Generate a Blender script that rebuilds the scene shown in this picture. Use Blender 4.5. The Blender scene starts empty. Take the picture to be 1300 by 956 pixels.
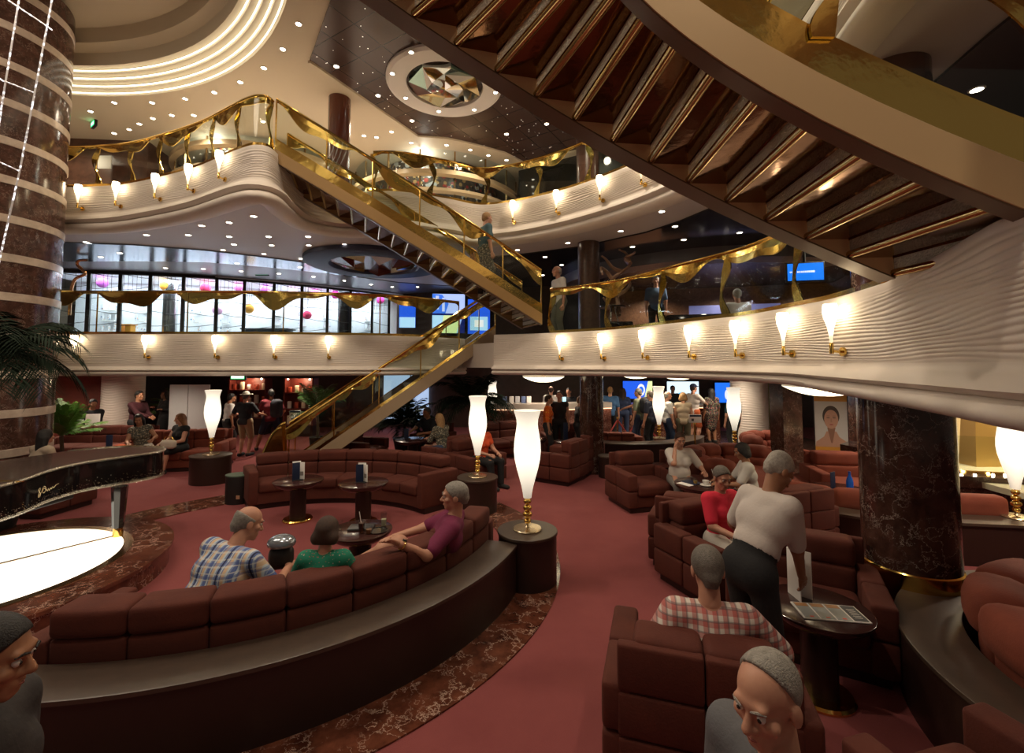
import bpy, bmesh, math, random
import numpy as np
from mathutils import Vector, Matrix
random.seed(7); RNG = np.random.default_rng(7)
S = bpy.context.scene; COL = S.collection
PI = math.pi
# ------------------------------------------------------------------ camera
FOC, EYE = 578.0, 2.35                    # focal length in pixels of a 1300-wide frame, eye height
TH = math.atan(31/FOC)                    # slight upward pitch
cam_d = bpy.data.cameras.new('camera'); cam = bpy.data.objects.new('camera', cam_d); COL.objects.link(cam)
cam.location = (0, 0, EYE); cam.rotation_euler = (PI/2+TH, 0, 0)
cam_d.sensor_fit = 'HORIZONTAL'; cam_d.sensor_width = 36; cam_d.lens = FOC/1300*36
cam_d.shift_y = -45/1300; cam_d.clip_start = .05; cam_d.clip_end = 200
S.camera = cam
S.view_settings.view_transform = 'Standard'; S.view_settings.look = 'None'
S.view_settings.gamma = 1; S.view_settings.use_curve_mapping = False
S.view_settings.exposure = 0.06
S.cycles.transparent_max_bounces = 24
# ------------------------------------------------------------------ world and lamps of the room
W = bpy.data.worlds.new('world'); S.world = W; W.use_nodes = True
W.node_tree.nodes['Background'].inputs[0].default_value = (1.0, .80, .62, 1)
W.node_tree.nodes['Background'].inputs[1].default_value = .10
WARM = (1.0, .82, .62)
def area(name, loc, size, power, color=WARM, rot=(0, 0, 0), shape='DISK'):
    l = bpy.data.lights.new(name, 'AREA'); l.energy = power; l.color = color; l.shape = shape; l.size = size
    o = bpy.data.objects.new(name, l); o.location = loc; o.rotation_euler = rot; COL.objects.link(o); return o
def point(name, loc, power, color=WARM, r=.05):
    l = bpy.data.lights.new(name, 'POINT'); l.energy = power; l.color = color; l.shadow_soft_size = r
    o = bpy.data.objects.new(name, l); o.location = loc; COL.objects.link(o); return o
def spot(name, loc, power, color=WARM, ang=110, r=.05):
    l = bpy.data.lights.new(name, 'SPOT'); l.energy = power; l.color = color; l.shadow_soft_size = r
    l.spot_size = math.radians(ang); l.spot_blend = .7
    o = bpy.data.objects.new(name, l); o.location = loc; COL.objects.link(o); return o
Z6, Z6B, Z6T = 2.85, 2.13, 3.01           # middle deck: floor, parapet bottom, parapet top
Z7, Z7B, Z7T = 5.85, 5.02, 6.00           # upper deck
C6, C7 = 5.10, 8.20                       # ceilings over the middle and the upper deck
# ceiling light over the atrium (upper ceiling downlights) 
for x, y in [(-6, 9.5), (-2.2, 5.5), (1.2, 8.5), (-3.5, 10.8), (-5, 4.0), (1.5, 3.6), (-1.5, 1.2), (2.6, 1.0)]:
    spot('downlight_lamp', (x, y, C7-.12), 300, WARM, 140, .12)
# the lit dome
area('dome_lamp', (-8.0, 4.2, 9.0), 3.0, 160, (1, .84, .66))
# middle deck ceiling lamps
for x, y in [(-10.5, 11.5), (-7.5, 11.8), (-4.5, 12), (-2, 12.5), (1.2, 12), (4, 10.5), (6, 8), (6, 5), (5.5, 12.6), (8, 11.5), (4.4, 14.3), (6.6, 13.6), (8.8, 12.9)]:
    spot('downlight_lamp', (x, y, C6-.34), 110, (1, .86, .70), 150, .08)
# upper gallery lamps
for x, y in [(-11, 10.6), (-7.5, 10.8), (-4.5, 12.2), (-1.0, 11.6), (2.2, 11.5), (4.6, 9.0), (5.2, 5.0)]:
    spot('downlight_lamp', (x, y, C7-.12), 110, WARM, 150, .1)
# lounge level lamps under the galleries
for x, y in [(-11.6, 11.6), (-9.2, 10.8), (-6.5, 12.4), (-3.5, 13), (1.0, 12.6), (1.2, 14.8), (4, 12.5), (6.2, 13.2), (6.5, 11), (6.5, 7.5), (5.6, 4.6)]:
    spot('downlight_lamp', (x, y, 2.26), 120, WARM, 158, .08)

# ------------------------------------------------------------------ pixel -> place helpers (used for measuring from the photograph)
def ray(px, py):
    u = (px-650)/FOC; v = (433-py)/FOC
    return np.array([u, math.cos(TH)-v*math.sin(TH), math.sin(TH)+v*math.cos(TH)])
def PZ(px, py, z):
    r = ray(px, py); t = (z-EYE)/r[2]; return np.array([r[0]*t, r[1]*t, z])
def PD(px, py, d):
    r = ray(px, py); t = d/r[1]; return np.array([r[0]*t, d, r[2]*t+EYE])
def XD(px, d):                             # plan position of a pixel column at a depth, at eye height
    return np.array([(px-650)/FOC*d, d])

# ------------------------------------------------------------------ materials
MATS = {}
def nd(nt, typ, **kw):
    n = nt.nodes.new(typ)
    for k, v in kw.items():
        if k in n.inputs: n.inputs[k].default_value = v
        else: setattr(n, k, v)
    return n
def mat(name, col=(.5, .5, .5), rough=.5, metal=0., emis=None, es=0., bump=None, var=None, sheen=0, spec=None, coat=0, alpha=None):
    if name in MATS: return MATS[name]
    m = bpy.data.materials.new(name); m.use_nodes = True; nt = m.node_tree; b = nt.nodes['Principled BSDF']
    b.inputs['Base Color'].default_value = (*col, 1); b.inputs['Roughness'].default_value = rough; b.inputs['Metallic'].default_value = metal
    if spec is not None: b.inputs['Specular IOR Level'].default_value = spec
    if sheen: b.inputs['Sheen Weight'].default_value = sheen; b.inputs['Sheen Roughness'].default_value = .4; b.inputs['Sheen Tint'].default_value = (*[min(1, c*3+.1) for c in col], 1)
    if coat: b.inputs['Coat Weight'].default_value = coat; b.inputs['Coat Roughness'].default_value = .08
    if emis: b.inputs['Emission Color'].default_value = (*emis, 1); b.inputs['Emission Strength'].default_value = es
    tc = nd(nt, 'ShaderNodeTexCoord')
    if bump:
        sc, st = bump[:2]
        n = nd(nt, 'ShaderNodeTexNoise', Scale=sc, Detail=4.0); nt.links.new(tc.outputs['Object'], n.inputs['Vector'])
        bp = nd(nt, 'ShaderNodeBump', Strength=st, Distance=.02); nt.links.new(n.outputs['Fac'], bp.inputs['Height']); nt.links.new(bp.outputs[0], b.inputs['Normal'])
    if var:                                # (scale, colour to mix in, amount)
        sc, c2, am = var
        n = nd(nt, 'ShaderNodeTexNoise', Scale=sc, Detail=5.0, Roughness=.6); nt.links.new(tc.outputs['Object'], n.inputs['Vector'])
        r = nd(nt, 'ShaderNodeValToRGB'); r.color_ramp.elements[0].position = .35; r.color_ramp.elements[1].position = .7
        r.color_ramp.elements[0].color = (*col, 1); r.color_ramp.elements[1].color = (*[a*(1-am)+c*am for a, c in zip(col, c2)], 1)
        nt.links.new(n.outputs['Fac'], r.inputs[0]); nt.links.new(r.outputs[0], b.inputs['Base Color'])
    MATS[name] = m; return m
def marble(name, c0, c1, vein, scale=3., vw=.02, rough=.12):
    m = mat(name, c0, rough); nt = m.node_tree; b = nt.nodes['Principled BSDF']
    tc = nd(nt, 'ShaderNodeTexCoord')
    n1 = nd(nt, 'ShaderNodeTexNoise', Scale=scale*1.3, Detail=8.0, Roughness=.65); nt.links.new(tc.outputs['Object'], n1.inputs['Vector'])
    mx = nd(nt, 'ShaderNodeMix', data_type='VECTOR'); mx.inputs[0].default_value = .35
    nt.links.new(tc.outputs['Object'], mx.inputs[4]); nt.links.new(n1.outputs['Color'], mx.inputs[5])
    vo = nd(nt, 'ShaderNodeTexVoronoi', feature='DISTANCE_TO_EDGE', Scale=scale*1.6); nt.links.new(mx.outputs[1], vo.inputs['Vector'])
    rv = nd(nt, 'ShaderNodeValToRGB'); rv.color_ramp.elements[0].position = 0; rv.color_ramp.elements[1].position = vw
    rv.color_ramp.elements[0].color = (1, 1, 1, 1); rv.color_ramp.elements[1].color = (0, 0, 0, 1); nt.links.new(vo.outputs['Distance'], rv.inputs[0])
    n2 = nd(nt, 'ShaderNodeTexNoise', Scale=scale*.7, Detail=3.0); nt.links.new(tc.outputs['Object'], n2.inputs['Vector'])
    rm = nd(nt, 'ShaderNodeValToRGB'); rm.color_ramp.elements[0].position = .38; rm.color_ramp.elements[1].position = .54; nt.links.new(n2.outputs['Fac'], rm.inputs[0])
    mu = nd(nt, 'ShaderNodeMath', operation='MULTIPLY'); nt.links.new(rv.outputs[0], mu.inputs[0]); nt.links.new(rm.outputs[0], mu.inputs[1])
    rb = nd(nt, 'ShaderNodeValToRGB'); rb.color_ramp.elements[0].position = .35; rb.color_ramp.elements[1].position = .68
    rb.color_ramp.elements[0].color = (*c0, 1); rb.color_ramp.elements[1].color = (*c1, 1); nt.links.new(n1.outputs['Fac'], rb.inputs[0])
    mc = nd(nt, 'ShaderNodeMix', data_type='RGBA'); mc.inputs[7].default_value = (*vein, 1)
    nt.links.new(mu.outputs[0], mc.inputs[0]); nt.links.new(rb.outputs[0], mc.inputs[6]); nt.links.new(mc.outputs[2], b.inputs['Base Color'])
    return m
def glass(name, tint=(.93, .97, .95), refl=.10, rough=.02):
    m = bpy.data.materials.new(name); m.use_nodes = True; nt = m.node_tree; nt.nodes.clear()
    o = nd(nt, 'ShaderNodeOutputMaterial'); t = nd(nt, 'ShaderNodeBsdfTransparent'); t.inputs[0].default_value = (*tint, 1)
    g = nd(nt, 'ShaderNodeBsdfGlossy'); g.inputs['Roughness'].default_value = rough
    lw = nd(nt, 'ShaderNodeLayerWeight'); lw.inputs[0].default_value = .5; pw = nd(nt, 'ShaderNodeMath', operation='POWER'); nt.links.new(lw.outputs['Facing'], pw.inputs[0]); pw.inputs[1].default_value = 5.
    fr = nd(nt, 'ShaderNodeMath', operation='MULTIPLY_ADD'); nt.links.new(pw.outputs[0], fr.inputs[0]); fr.inputs[1].default_value = .55; fr.inputs[2].default_value = refl*.28; mx = nd(nt, 'ShaderNodeMixShader')   # Schlick reflectance of one face
    nt.links.new(fr.outputs[0], mx.inputs[0]); nt.links.new(t.outputs[0], mx.inputs[1]); nt.links.new(g.outputs[0], mx.inputs[2]); nt.links.new(mx.outputs[0], o.inputs[0])
    MATS[name] = m; return m
def plaid(name, base, bands, rough=.85):
    """bands: list of (axis 0 x / 2 z, frequency, phase, width, colour, amount)"""
    m = mat(name, base, rough); nt = m.node_tree; b = nt.nodes['Principled BSDF']
    tc = nd(nt, 'ShaderNodeTexCoord'); sp = nd(nt, 'ShaderNodeSeparateXYZ'); nt.links.new(tc.outputs['Object'], sp.inputs[0])
    prev = None
    for ax, fr, ph, wd, c, am in bands:
        a = nd(nt, 'ShaderNodeMath', operation='MULTIPLY_ADD'); nt.links.new(sp.outputs[ax], a.inputs[0]); a.inputs[1].default_value = fr; a.inputs[2].default_value = ph+50
        f = nd(nt, 'ShaderNodeMath', operation='FRACT'); nt.links.new(a.outputs[0], f.inputs[0])
        l = nd(nt, 'ShaderNodeMath', operation='LESS_THAN'); nt.links.new(f.outputs[0], l.inputs[0]); l.inputs[1].default_value = wd
        k = nd(nt, 'ShaderNodeMath', operation='MULTIPLY'); nt.links.new(l.outputs[0], k.inputs[0]); k.inputs[1].default_value = am
        mc = nd(nt, 'ShaderNodeMix', data_type='RGBA'); nt.links.new(k.outputs[0], mc.inputs[0]); mc.inputs[7].default_value = (*c, 1)
        if prev is None: mc.inputs[6].default_value = (*base, 1)
        else: nt.links.new(prev.outputs[2], mc.inputs[6])
        prev = mc
    nt.links.new(prev.outputs[2], b.inputs['Base Color']); return m
def spots(name, base, cols, scale=30, thr=.35, rough=.85):
    m = mat(name, base, rough); nt = m.node_tree; b = nt.nodes['Principled BSDF']; tc = nd(nt, 'ShaderNodeTexCoord'); prev = None
    for i, c in enumerate(cols):
        vo = nd(nt, 'ShaderNodeTexVoronoi', Scale=scale*(1+.37*i)); mp = nd(nt, 'ShaderNodeMapping'); mp.inputs['Location'].default_value = (i*3.1, i*1.7, 0)
        nt.links.new(tc.outputs['Object'], mp.inputs[0]); nt.links.new(mp.outputs[0], vo.inputs['Vector'])
        l = nd(nt, 'ShaderNodeMath', operation='LESS_THAN'); nt.links.new(vo.outputs['Distance'], l.inputs[0]); l.inputs[1].default_value = thr
        mc = nd(nt, 'ShaderNodeMix', data_type='RGBA'); nt.links.new(l.outputs[0], mc.inputs[0]); mc.inputs[7].default_value = (*c, 1)
        if prev is None: mc.inputs[6].default_value = (*base, 1)
        else: nt.links.new(prev.outputs[2], mc.inputs[6])
        prev = mc
    nt.links.new(prev.outputs[2], b.inputs['Base Color']); return m
def emit(name, col, s): return mat(name, col, .6, emis=col, es=s)

M_CREAM = mat('cream_plaster', (.74, .67, .60), .55)
M_CEIL = mat('ceiling_paint', (.62, .545, .40), .6)
M_CEIL6 = mat('ceiling_paint_cool', (.62, .56, .54), .5)
M_BRASS = mat('polished_brass', (.86, .58, .16), .13, 1.0, bump=(3, .05))
M_BRASS2 = mat('brass_sheet', (.84, .59, .17), .15, 1.0, bump=(5, .3))
M_ROD = mat('nosing_rod', (.55, .38, .16), .16, 1.0)
M_BRONZE = mat('bronze', (.40, .27, .13), .25, 1.0)
M_STRING = mat('stringer_tan', (.78, .56, .30), .45, .1)
M_STRING2 = mat('stringer_bronze', (.34, .21, .085), .38, .3)
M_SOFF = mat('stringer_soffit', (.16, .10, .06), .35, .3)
M_TREAD = mat('amber_mirror', (.20, .085, .028), .10, .85, bump=(5, .12))
M_GLASS = glass('rail_glass', (.92, .95, .92), .10)
M_PANE = glass('shop_pane', (.90, .95, .98), .12)
M_CARPET = mat('carpet_rose', (.255, .062, .062), .95, bump=(160, .35), var=(2.2, (.20, .042, .046), .6), sheen=.1)
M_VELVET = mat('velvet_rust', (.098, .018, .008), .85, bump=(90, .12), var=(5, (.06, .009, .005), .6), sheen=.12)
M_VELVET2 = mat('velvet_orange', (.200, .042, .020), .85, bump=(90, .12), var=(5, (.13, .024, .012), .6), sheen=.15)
M_WOOD = mat('dark_wood', (.030, .014, .011), .35, bump=(30, .05), spec=.4)
M_LEDGE = mat('ledge_top', (.070, .046, .034), .36, var=(12, (.05, .036, .028), .7))
M_MARB = marble('dark_marble', (.030, .013, .010), (.085, .038, .028), (.55, .46, .40), 5.2, .020)
M_MARBF = marble('red_marble', (.055, .016, .010), (.17, .055, .030), (.62, .45, .36), 4.5, .03)
M_MARBC = marble('brown_marble', (.045, .022, .017), (.12, .055, .040), (.45, .33, .27), 6, .02, .15)
M_BAND = mat('pale_band', (.62, .52, .43), .3, var=(9, (.4, .3, .24), .6))
M_BLACK = mat('black_gloss', (.008, .007, .007), .08, coat=.5)
M_BLACKM = mat('black_matt', (.012, .011, .011), .5)
M_DARKCEIL = mat('dark_ceiling', (.045, .034, .030), .18, var=(3, (.07, .05, .045), .6))
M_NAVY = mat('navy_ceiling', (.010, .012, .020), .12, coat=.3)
M_METALC = mat('blue_metal_ceiling', (.22, .27, .34), .16, .85, bump=(9, .08))
M_GREYC = mat('grey_soffit', (.17, .155, .16), .35)
M_SHADE = mat('lamp_shade_glow', (.8, .75, .65), .4, emis=(1, .90, .72), es=1.)
_nt = M_SHADE.node_tree; _tc = nd(_nt, 'ShaderNodeTexCoord'); _sp = nd(_nt, 'ShaderNodeSeparateXYZ'); _nt.links.new(_tc.outputs['Object'], _sp.inputs[0])
_r = nd(_nt, 'ShaderNodeMapRange'); _r.inputs[1].default_value = .33; _r.inputs[2].default_value = 1.3; _nt.links.new(_sp.outputs[2], _r.inputs[0])
_cr = nd(_nt, 'ShaderNodeValToRGB'); _nt.links.new(_r.outputs[0], _cr.inputs[0]); _e = _cr.color_ramp.elements     # the bulb sits in the belly of the glass
_e[0].position = 0; _e[0].color = (.35, .35, .35, 1); _e[1].position = .45; _e[1].color = (1.35, 1.35, 1.35, 1); _q = _e.new(.8); _q.color = (1.1, 1.1, 1.1, 1); _q = _e.new(1.); _q.color = (.62, .62, .62, 1)
_nt.links.new(_cr.outputs[0], _nt.nodes['Principled BSDF'].inputs['Emission Strength'])
M_SCONCE = mat('sconce_glow', (.8, .75, .65), .4, emis=(1, .80, .50), es=1.)
_nt = M_SCONCE.node_tree; _tc = nd(_nt, 'ShaderNodeTexCoord'); _sp = nd(_nt, 'ShaderNodeSeparateXYZ'); _nt.links.new(_tc.outputs['Object'], _sp.inputs[0])
_r = nd(_nt, 'ShaderNodeMapRange'); _r.inputs[1].default_value = .20; _r.inputs[2].default_value = .40; _r.inputs[3].default_value = .9; _r.inputs[4].default_value = 11.0; _nt.links.new(_sp.outputs[2], _r.inputs[0])   # the bulb sits in the upper half of the flute
_nt.links.new(_r.outputs[0], _nt.nodes['Principled BSDF'].inputs['Emission Strength'])
M_LED = emit('led_strip', (1, .92, .74), 3.0)
M_DOWN = emit('downlight_glow', (1, .88, .70), 22)
M_WHITE = mat('white_paint', (.80, .78, .75), .5)
M_PAPER = mat('paper', (.85, .83, .80), .7)
M_TABLE = mat('table_top', (.045, .016, .014), .2, coat=.25)
M_STEEL = mat('steel', (.6, .6, .6), .2, 1.0)
M_GOLDTXT = mat('gold_lettering', (.75, .62, .38), .3, .7)

# ------------------------------------------------------------------ mesh builder
def rotz(p, a):
    c, s = math.cos(a), math.sin(a); p = np.asarray(p, float)
    return np.stack([p[..., 0]*c-p[..., 1]*s, p[..., 0]*s+p[..., 1]*c, p[..., 2]], -1)
class MB:
    def __init__(s): s.v = []; s.f = []; s.n = 0
    def add(s, v, f):
        v = np.asarray(v, float).reshape(-1, 3); s.v.append(v)
        s.f += [tuple(int(i)+s.n for i in q) for q in f]; s.n += len(v); return s
    def box(s, c, d, rz=0):
        h = np.array(d)/2; v = np.array([[x, y, z] for x in (-1, 1) for y in (-1, 1) for z in (-1, 1)])*h
        return s.add(rotz(v, rz)+np.array(c), [(0, 1, 3, 2), (4, 6, 7, 5), (0, 4, 5, 1), (2, 3, 7, 6), (0, 2, 6, 4), (1, 5, 7, 3)])
    def rbox(s, c, d, r=.03, rz=0, n=1, fn=None, puff=0):
        """rounded box; fn maps local (u,v,w) to space, else placed at c turned by rz"""
        h = np.array(d)/2; r = min(r, *(h*.98)); ax = []
        for k in range(3):
            m = max(1, n) if np.isscalar(n) else n[k]
            ax.append(np.concatenate([[-h[k], -h[k]+.12*r, -h[k]+.4*r], np.linspace(-h[k]+r, h[k]-r, m+1), [h[k]-.4*r, h[k]-.12*r, h[k]]]))
        V = []; F = []; o = 0
        for k in range(3):
            i, j = (k+1) % 3, (k+2) % 3; A, B = np.meshgrid(ax[i], ax[j], indexing='ij'); na, nb = A.shape
            for sg in (-1, 1):
                P = np.zeros((na, nb, 3)); P[..., i] = A; P[..., j] = B; P[..., k] = sg*h[k]; V.append(P.reshape(-1, 3))
                idx = np.arange(na*nb).reshape(na, nb)+o; o += na*nb
                q = np.stack([idx[:-1, :-1], idx[1:, :-1], idx[1:, 1:], idx[:-1, 1:]], -1).reshape(-1, 4)
                F.append(q if sg > 0 else q[:, ::-1])
        V = np.concatenate(V); F = np.concatenate(F)
        inn = np.clip(V, -h+r, h-r); dv = V-inn; L = np.linalg.norm(dv, axis=1, keepdims=True); V = inn+np.where(L > 1e-9, dv/np.maximum(L, 1e-9)*np.minimum(L, r), 0)
        if puff:
            t = V/h; w = (1-t**4)
            V = V+np.stack([t[:, 0]*w[:, 1]*w[:, 2], t[:, 1]*w[:, 0]*w[:, 2], t[:, 2]*w[:, 0]*w[:, 1]], -1)*puff
        key = np.round(V, 5); _, first, inv = np.unique(key, axis=0, return_index=True, return_inverse=True); inv = inv.reshape(-1)
        V = V[first]; F = inv[F]
        F = [tuple(dict.fromkeys(q)) for q in F.tolist()]; F = [q for q in F if len(q) > 2]
        V = fn(V) if fn is not None else rotz(V, rz)+np.array(c)
        return s.add(V, F)
    def tube(s, pts, r, n=8, closed=False, cap=True):
        P = np.asarray(pts, float); m = len(P); r = np.full(m, r) if np.isscalar(r) else np.asarray(r)
        T = np.roll(P, -1, 0)-np.roll(P, 1, 0) if closed else np.gradient(P, axis=0)
        T /= np.maximum(np.linalg.norm(T, axis=1, keepdims=True), 1e-9)
        up = np.array([0, 0, 1.]) if abs(T[0][2]) < .9 else np.array([1., 0, 0]); V = []
        a = np.cross(T[0], up); a /= np.linalg.norm(a)
        for i in range(m):
            a = a-T[i]*np.dot(a, T[i]); a /= max(np.linalg.norm(a), 1e-9); b = np.cross(T[i], a)
            for k in range(n): t = 2*PI*k/n; V.append(P[i]+r[i]*(math.cos(t)*a+math.sin(t)*b))
        F = []; mm = m if closed else m-1
        for i in range(mm):
            for k in range(n):
                j = (i+1) % m; F.append((i*n+k, i*n+(k+1) % n, j*n+(k+1) % n, j*n+k))
        if cap and not closed: F += [tuple(range(n))[::-1], tuple(range((m-1)*n, m*n))]
        return s.add(V, F)
    def lathe(s, prof, c=(0, 0, 0), n=24, sx=1, sy=1, rz=0, cap=True):
        V = []; m = len(prof)
        for r, z in prof:
            for k in range(n): t = 2*PI*k/n; V.append((r*math.cos(t)*sx, r*math.sin(t)*sy, z))
        F = [(i*n+k, i*n+(k+1) % n, (i+1)*n+(k+1) % n, (i+1)*n+k) for i in range(m-1) for k in range(n)]
        if cap and prof[0][0] > 1e-6: F.append(tuple(range(n))[::-1])
        if cap and prof[-1][0] > 1e-6: F.append(tuple(range((m-1)*n, m*n)))
        return s.add(rotz(np.array(V), rz)+np.array(c), F)
    def prism(s, poly, z0, z1):
        p = np.asarray(poly, float); n = len(p)
        if sum(p[i][0]*p[(i+1) % n][1]-p[(i+1) % n][0]*p[i][1] for i in range(n)) < 0: p = p[::-1]
        V = [(x, y, z0) for x, y in p]+[(x, y, z1) for x, y in p]
        return s.add(V, [tuple(range(n))[::-1], tuple(range(n, 2*n))]+[(i, (i+1) % n, n+(i+1) % n, n+i) for i in range(n)])
    def sweep(s, path, prof, closed=False, cap=True):
        """path: plan points (x,y[,z]); prof: list of (offset to the left, height) or per-station array"""
        P = np.asarray(path, float); m = len(P); z0 = P[:, 2] if P.shape[1] > 2 else np.zeros(m); P2 = P[:, :2]
        T = np.roll(P2, -1, 0)-np.roll(P2, 1, 0) if closed else np.gradient(P2, axis=0)
        T /= np.maximum(np.linalg.norm(T, axis=1, keepdims=True), 1e-9); N = np.stack([-T[:, 1], T[:, 0]], -1)
        pr = np.asarray(prof, float); pr = np.broadcast_to(pr, (m,)+pr.shape[-2:]); k = pr.shape[1]
        V = np.zeros((m, k, 3)); V[..., :2] = P2[:, None]+N[:, None]*pr[..., :1]; V[..., 2] = z0[:, None]+pr[..., 1]
        F = []
        for i in range(m if closed else m-1):
            j = (i+1) % m
            for a in range(k): b = (a+1) % k; F.append((i*k+a, j*k+a, j*k+b, i*k+b))
        if cap and not closed: F += [tuple(range(k)), tuple(range((m-1)*k, m*k))[::-1]]
        return s.add(V.reshape(-1, 3), F)
    def sheet(s, A, B, t=.01):
        """thick sheet between two rows of points"""
        A = np.asarray(A, float); B = np.asarray(B, float); m = len(A); nrm = np.cross(np.gradient(A, axis=0), B-A)
        nrm /= np.maximum(np.linalg.norm(nrm, axis=1, keepdims=True), 1e-9); h = nrm*t/2
        V = np.stack([A-h, B-h, B+h, A+h], 1).reshape(-1, 3)
        F = [(i*4+a, (i+1)*4+a, (i+1)*4+(a+1) % 4, i*4+(a+1) % 4) for i in range(m-1) for a in range(4)]
        F += [(0, 1, 2, 3), ((m-1)*4+3, (m-1)*4+2, (m-1)*4+1, (m-1)*4)]
        return s.add(V, F)
    def cyl(s, p0, p1, r0, r1=None, n=12):
        p0 = np.asarray(p0, float); p1 = np.asarray(p1, float); return s.tube([p0, p1], [r0, r0 if r1 is None else r1], n)
    def ball(s, c, r, n=12, m=8):
        r = np.array([r, r, r]) if np.isscalar(r) else np.array(r)
        V = [(0, 0, -1)]+[(math.cos(2*PI*k/n)*math.sin(PI*i/m), math.sin(2*PI*k/n)*math.sin(PI*i/m), -math.cos(PI*i/m)) for i in range(1, m) for k in range(n)]+[(0, 0, 1)]
        F = [(0, 1+(k+1) % n, 1+k) for k in range(n)]+[(1+i*n+k, 1+i*n+(k+1) % n, 1+(i+1)*n+(k+1) % n, 1+(i+1)*n+k) for i in range(m-2) for k in range(n)]
        L = len(V)-1; F += [(L, 1+(m-2)*n+k, 1+(m-2)*n+(k+1) % n) for k in range(n)]
        return s.add(np.array(V)*r+np.array(c), F)
    def mesh(s, name, m, shift=None, ang=38):
        me = bpy.data.meshes.new(name); v = np.concatenate(s.v) if s.v else np.zeros((0, 3))
        if shift is not None: v = v-np.asarray(shift)
        me.from_pydata(v.tolist(), [], s.f); me.validate(); me.update()
        bm = bmesh.new(); bm.from_mesh(me); bmesh.ops.recalc_face_normals(bm, faces=bm.faces); bm.to_mesh(me); bm.free()
        me.shade_smooth(); me.set_sharp_from_angle(angle=math.radians(ang)); me.materials.append(m); return me
ORG = {}
def tag(o, label=None, cat=None, group=None, kind=None):
    if label: o['label'] = label
    if cat: o['category'] = cat
    if group: o['group'] = group
    if kind: o['kind'] = kind
    return o
def thing(name, label, cat, loc=(0, 0, 0), rz=0, group=None, local=False):
    o = bpy.data.objects.new(name, None); COL.objects.link(o); o.location = loc; o.rotation_euler = (0, 0, rz); o.empty_display_size = .1
    ORG[o.name] = np.array(loc, float) if rz == 0 and not local else np.zeros(3); return tag(o, label, cat, group)
def part(name, mb, m, parent, label=None, ang=38):
    """a part in the coordinates the thing was authored in (world for things placed at loc with no turn)"""
    sh = ORG.get(parent.name, np.zeros(3)); o = bpy.data.objects.new(name, mb.mesh(name, m, sh, ang)); COL.objects.link(o); o.parent = parent
    ORG[o.name] = sh
    if label: o['label'] = label
    return o
def solo(name, mb, m, label, cat, group=None, kind=None, ang=38):
    v = np.concatenate(mb.v); b = np.array([(v[:, 0].min()+v[:, 0].max())/2, (v[:, 1].min()+v[:, 1].max())/2, v[:, 2].min()])
    o = bpy.data.objects.new(name, mb.mesh(name, m, b, ang)); COL.objects.link(o); o.location = b; ORG[o.name] = b
    return tag(o, label, cat, group, kind)
def struct(name, mb, m, parent=None, ang=38):
    o = bpy.data.objects.new(name, mb.mesh(name, m, None, ang)); COL.objects.link(o)
    if parent: o.parent = parent
    else: o['kind'] = 'structure'
    ORG[o.name] = np.zeros(3); return o
def dup(o, loc, rz=0, label=None, group=None, scale=None):
    def cp(a, par):
        c = a.copy(); COL.objects.link(c)
        if par: c.parent = par
        for ch in a.children: cp(ch, c)
        return c
    c = cp(o, None); c.location = loc; c.rotation_euler = (0, 0, rz)
    if scale: c.scale = (scale,)*3
    if label: c['label'] = label
    if group: c['group'] = group
    return c
def spline(pts, ds=.1, closed=False):
    """Catmull-Rom through points, resampled at about ds"""
    P = np.asarray(pts, float); n = len(P); out = []
    for i in range(n if closed else n-1):
        p0 = P[(i-1) % n] if closed or i > 0 else 2*P[0]-P[1]; p1 = P[i]; p2 = P[(i+1) % n]; p3 = P[(i+2) % n] if closed or i < n-2 else 2*P[-1]-P[-2]
        k = max(2, int(np.linalg.norm(p2-p1)/ds))
        for t in np.arange(k)/k: out.append(.5*((2*p1)+(-p0+p2)*t+(2*p0-5*p1+4*p2-p3)*t*t+(-p0+3*p1-3*p2+p3)*t**3))
    if not closed: out.append(P[-1])
    return np.array(out)
def resample(P, ds):
    P = np.asarray(P, float); d = np.concatenate([[0], np.cumsum(np.linalg.norm(np.diff(P, axis=0), axis=1))]); n = max(2, int(round(d[-1]/ds))+1)
    t = np.linspace(0, d[-1], n); return np.stack([np.interp(t, d, P[:, k]) for k in range(P.shape[1])], -1)
def arc(c, r, a0, a1, n=40, z=None):
    t = np.radians(np.linspace(a0, a1, n)); p = np.stack([c[0]+r*np.cos(t), c[1]+r*np.sin(t)], -1)
    return p if z is None else np.column_stack([p, np.full(n, z)])
# ================================================================== THE SETTING
def px_path(pts): return np.array([XD(p, d) for p, d in pts])
# edges of the decks round the atrium, read off the photograph's parapets
LEFT6 = spline(px_path([(-140, 9.3), (-60, 9.35), (80, 9.5), (240, 9.5), (360, 9.6), (500, 10.1), (590, 11.2)]), .07)
RIGHT6 = spline(np.vstack([px_path([(627, 9.75), (700, 9.2), (780, 8.3), (860, 7.0), (940, 6.0), (1000, 5.15), (1060, 4.45), (1120, 3.8), (1180, 3.25), (1240, 2.78), (1300, 2.42)]), [(2.62, 1.6), (2.5, .6)]]), .05)
UP7 = spline(np.vstack([px_path([(-140, 9.3), (-40, 9.2), (100, 9.09), (150, 8.94), (200, 8.54), (240, 8.15), (270, 7.76), (295, 7.46), (315, 7.33), (333, 7.40), (346, 7.66), (358, 8.1), (385, 8.9), (430, 9.35), (501, 9.35), (565, 9.75), (609, 10.14), (650, 9.95), (687, 9.59), (735, 9.02), (797, 8.18)]),
                        [(2.65, 7.3), (3.0, 6.3), (3.1, 5.2), (3.0, 4.2), (2.8, 3.2), (2.6, 1.5), (2.5, .6)]]), .07)
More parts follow.
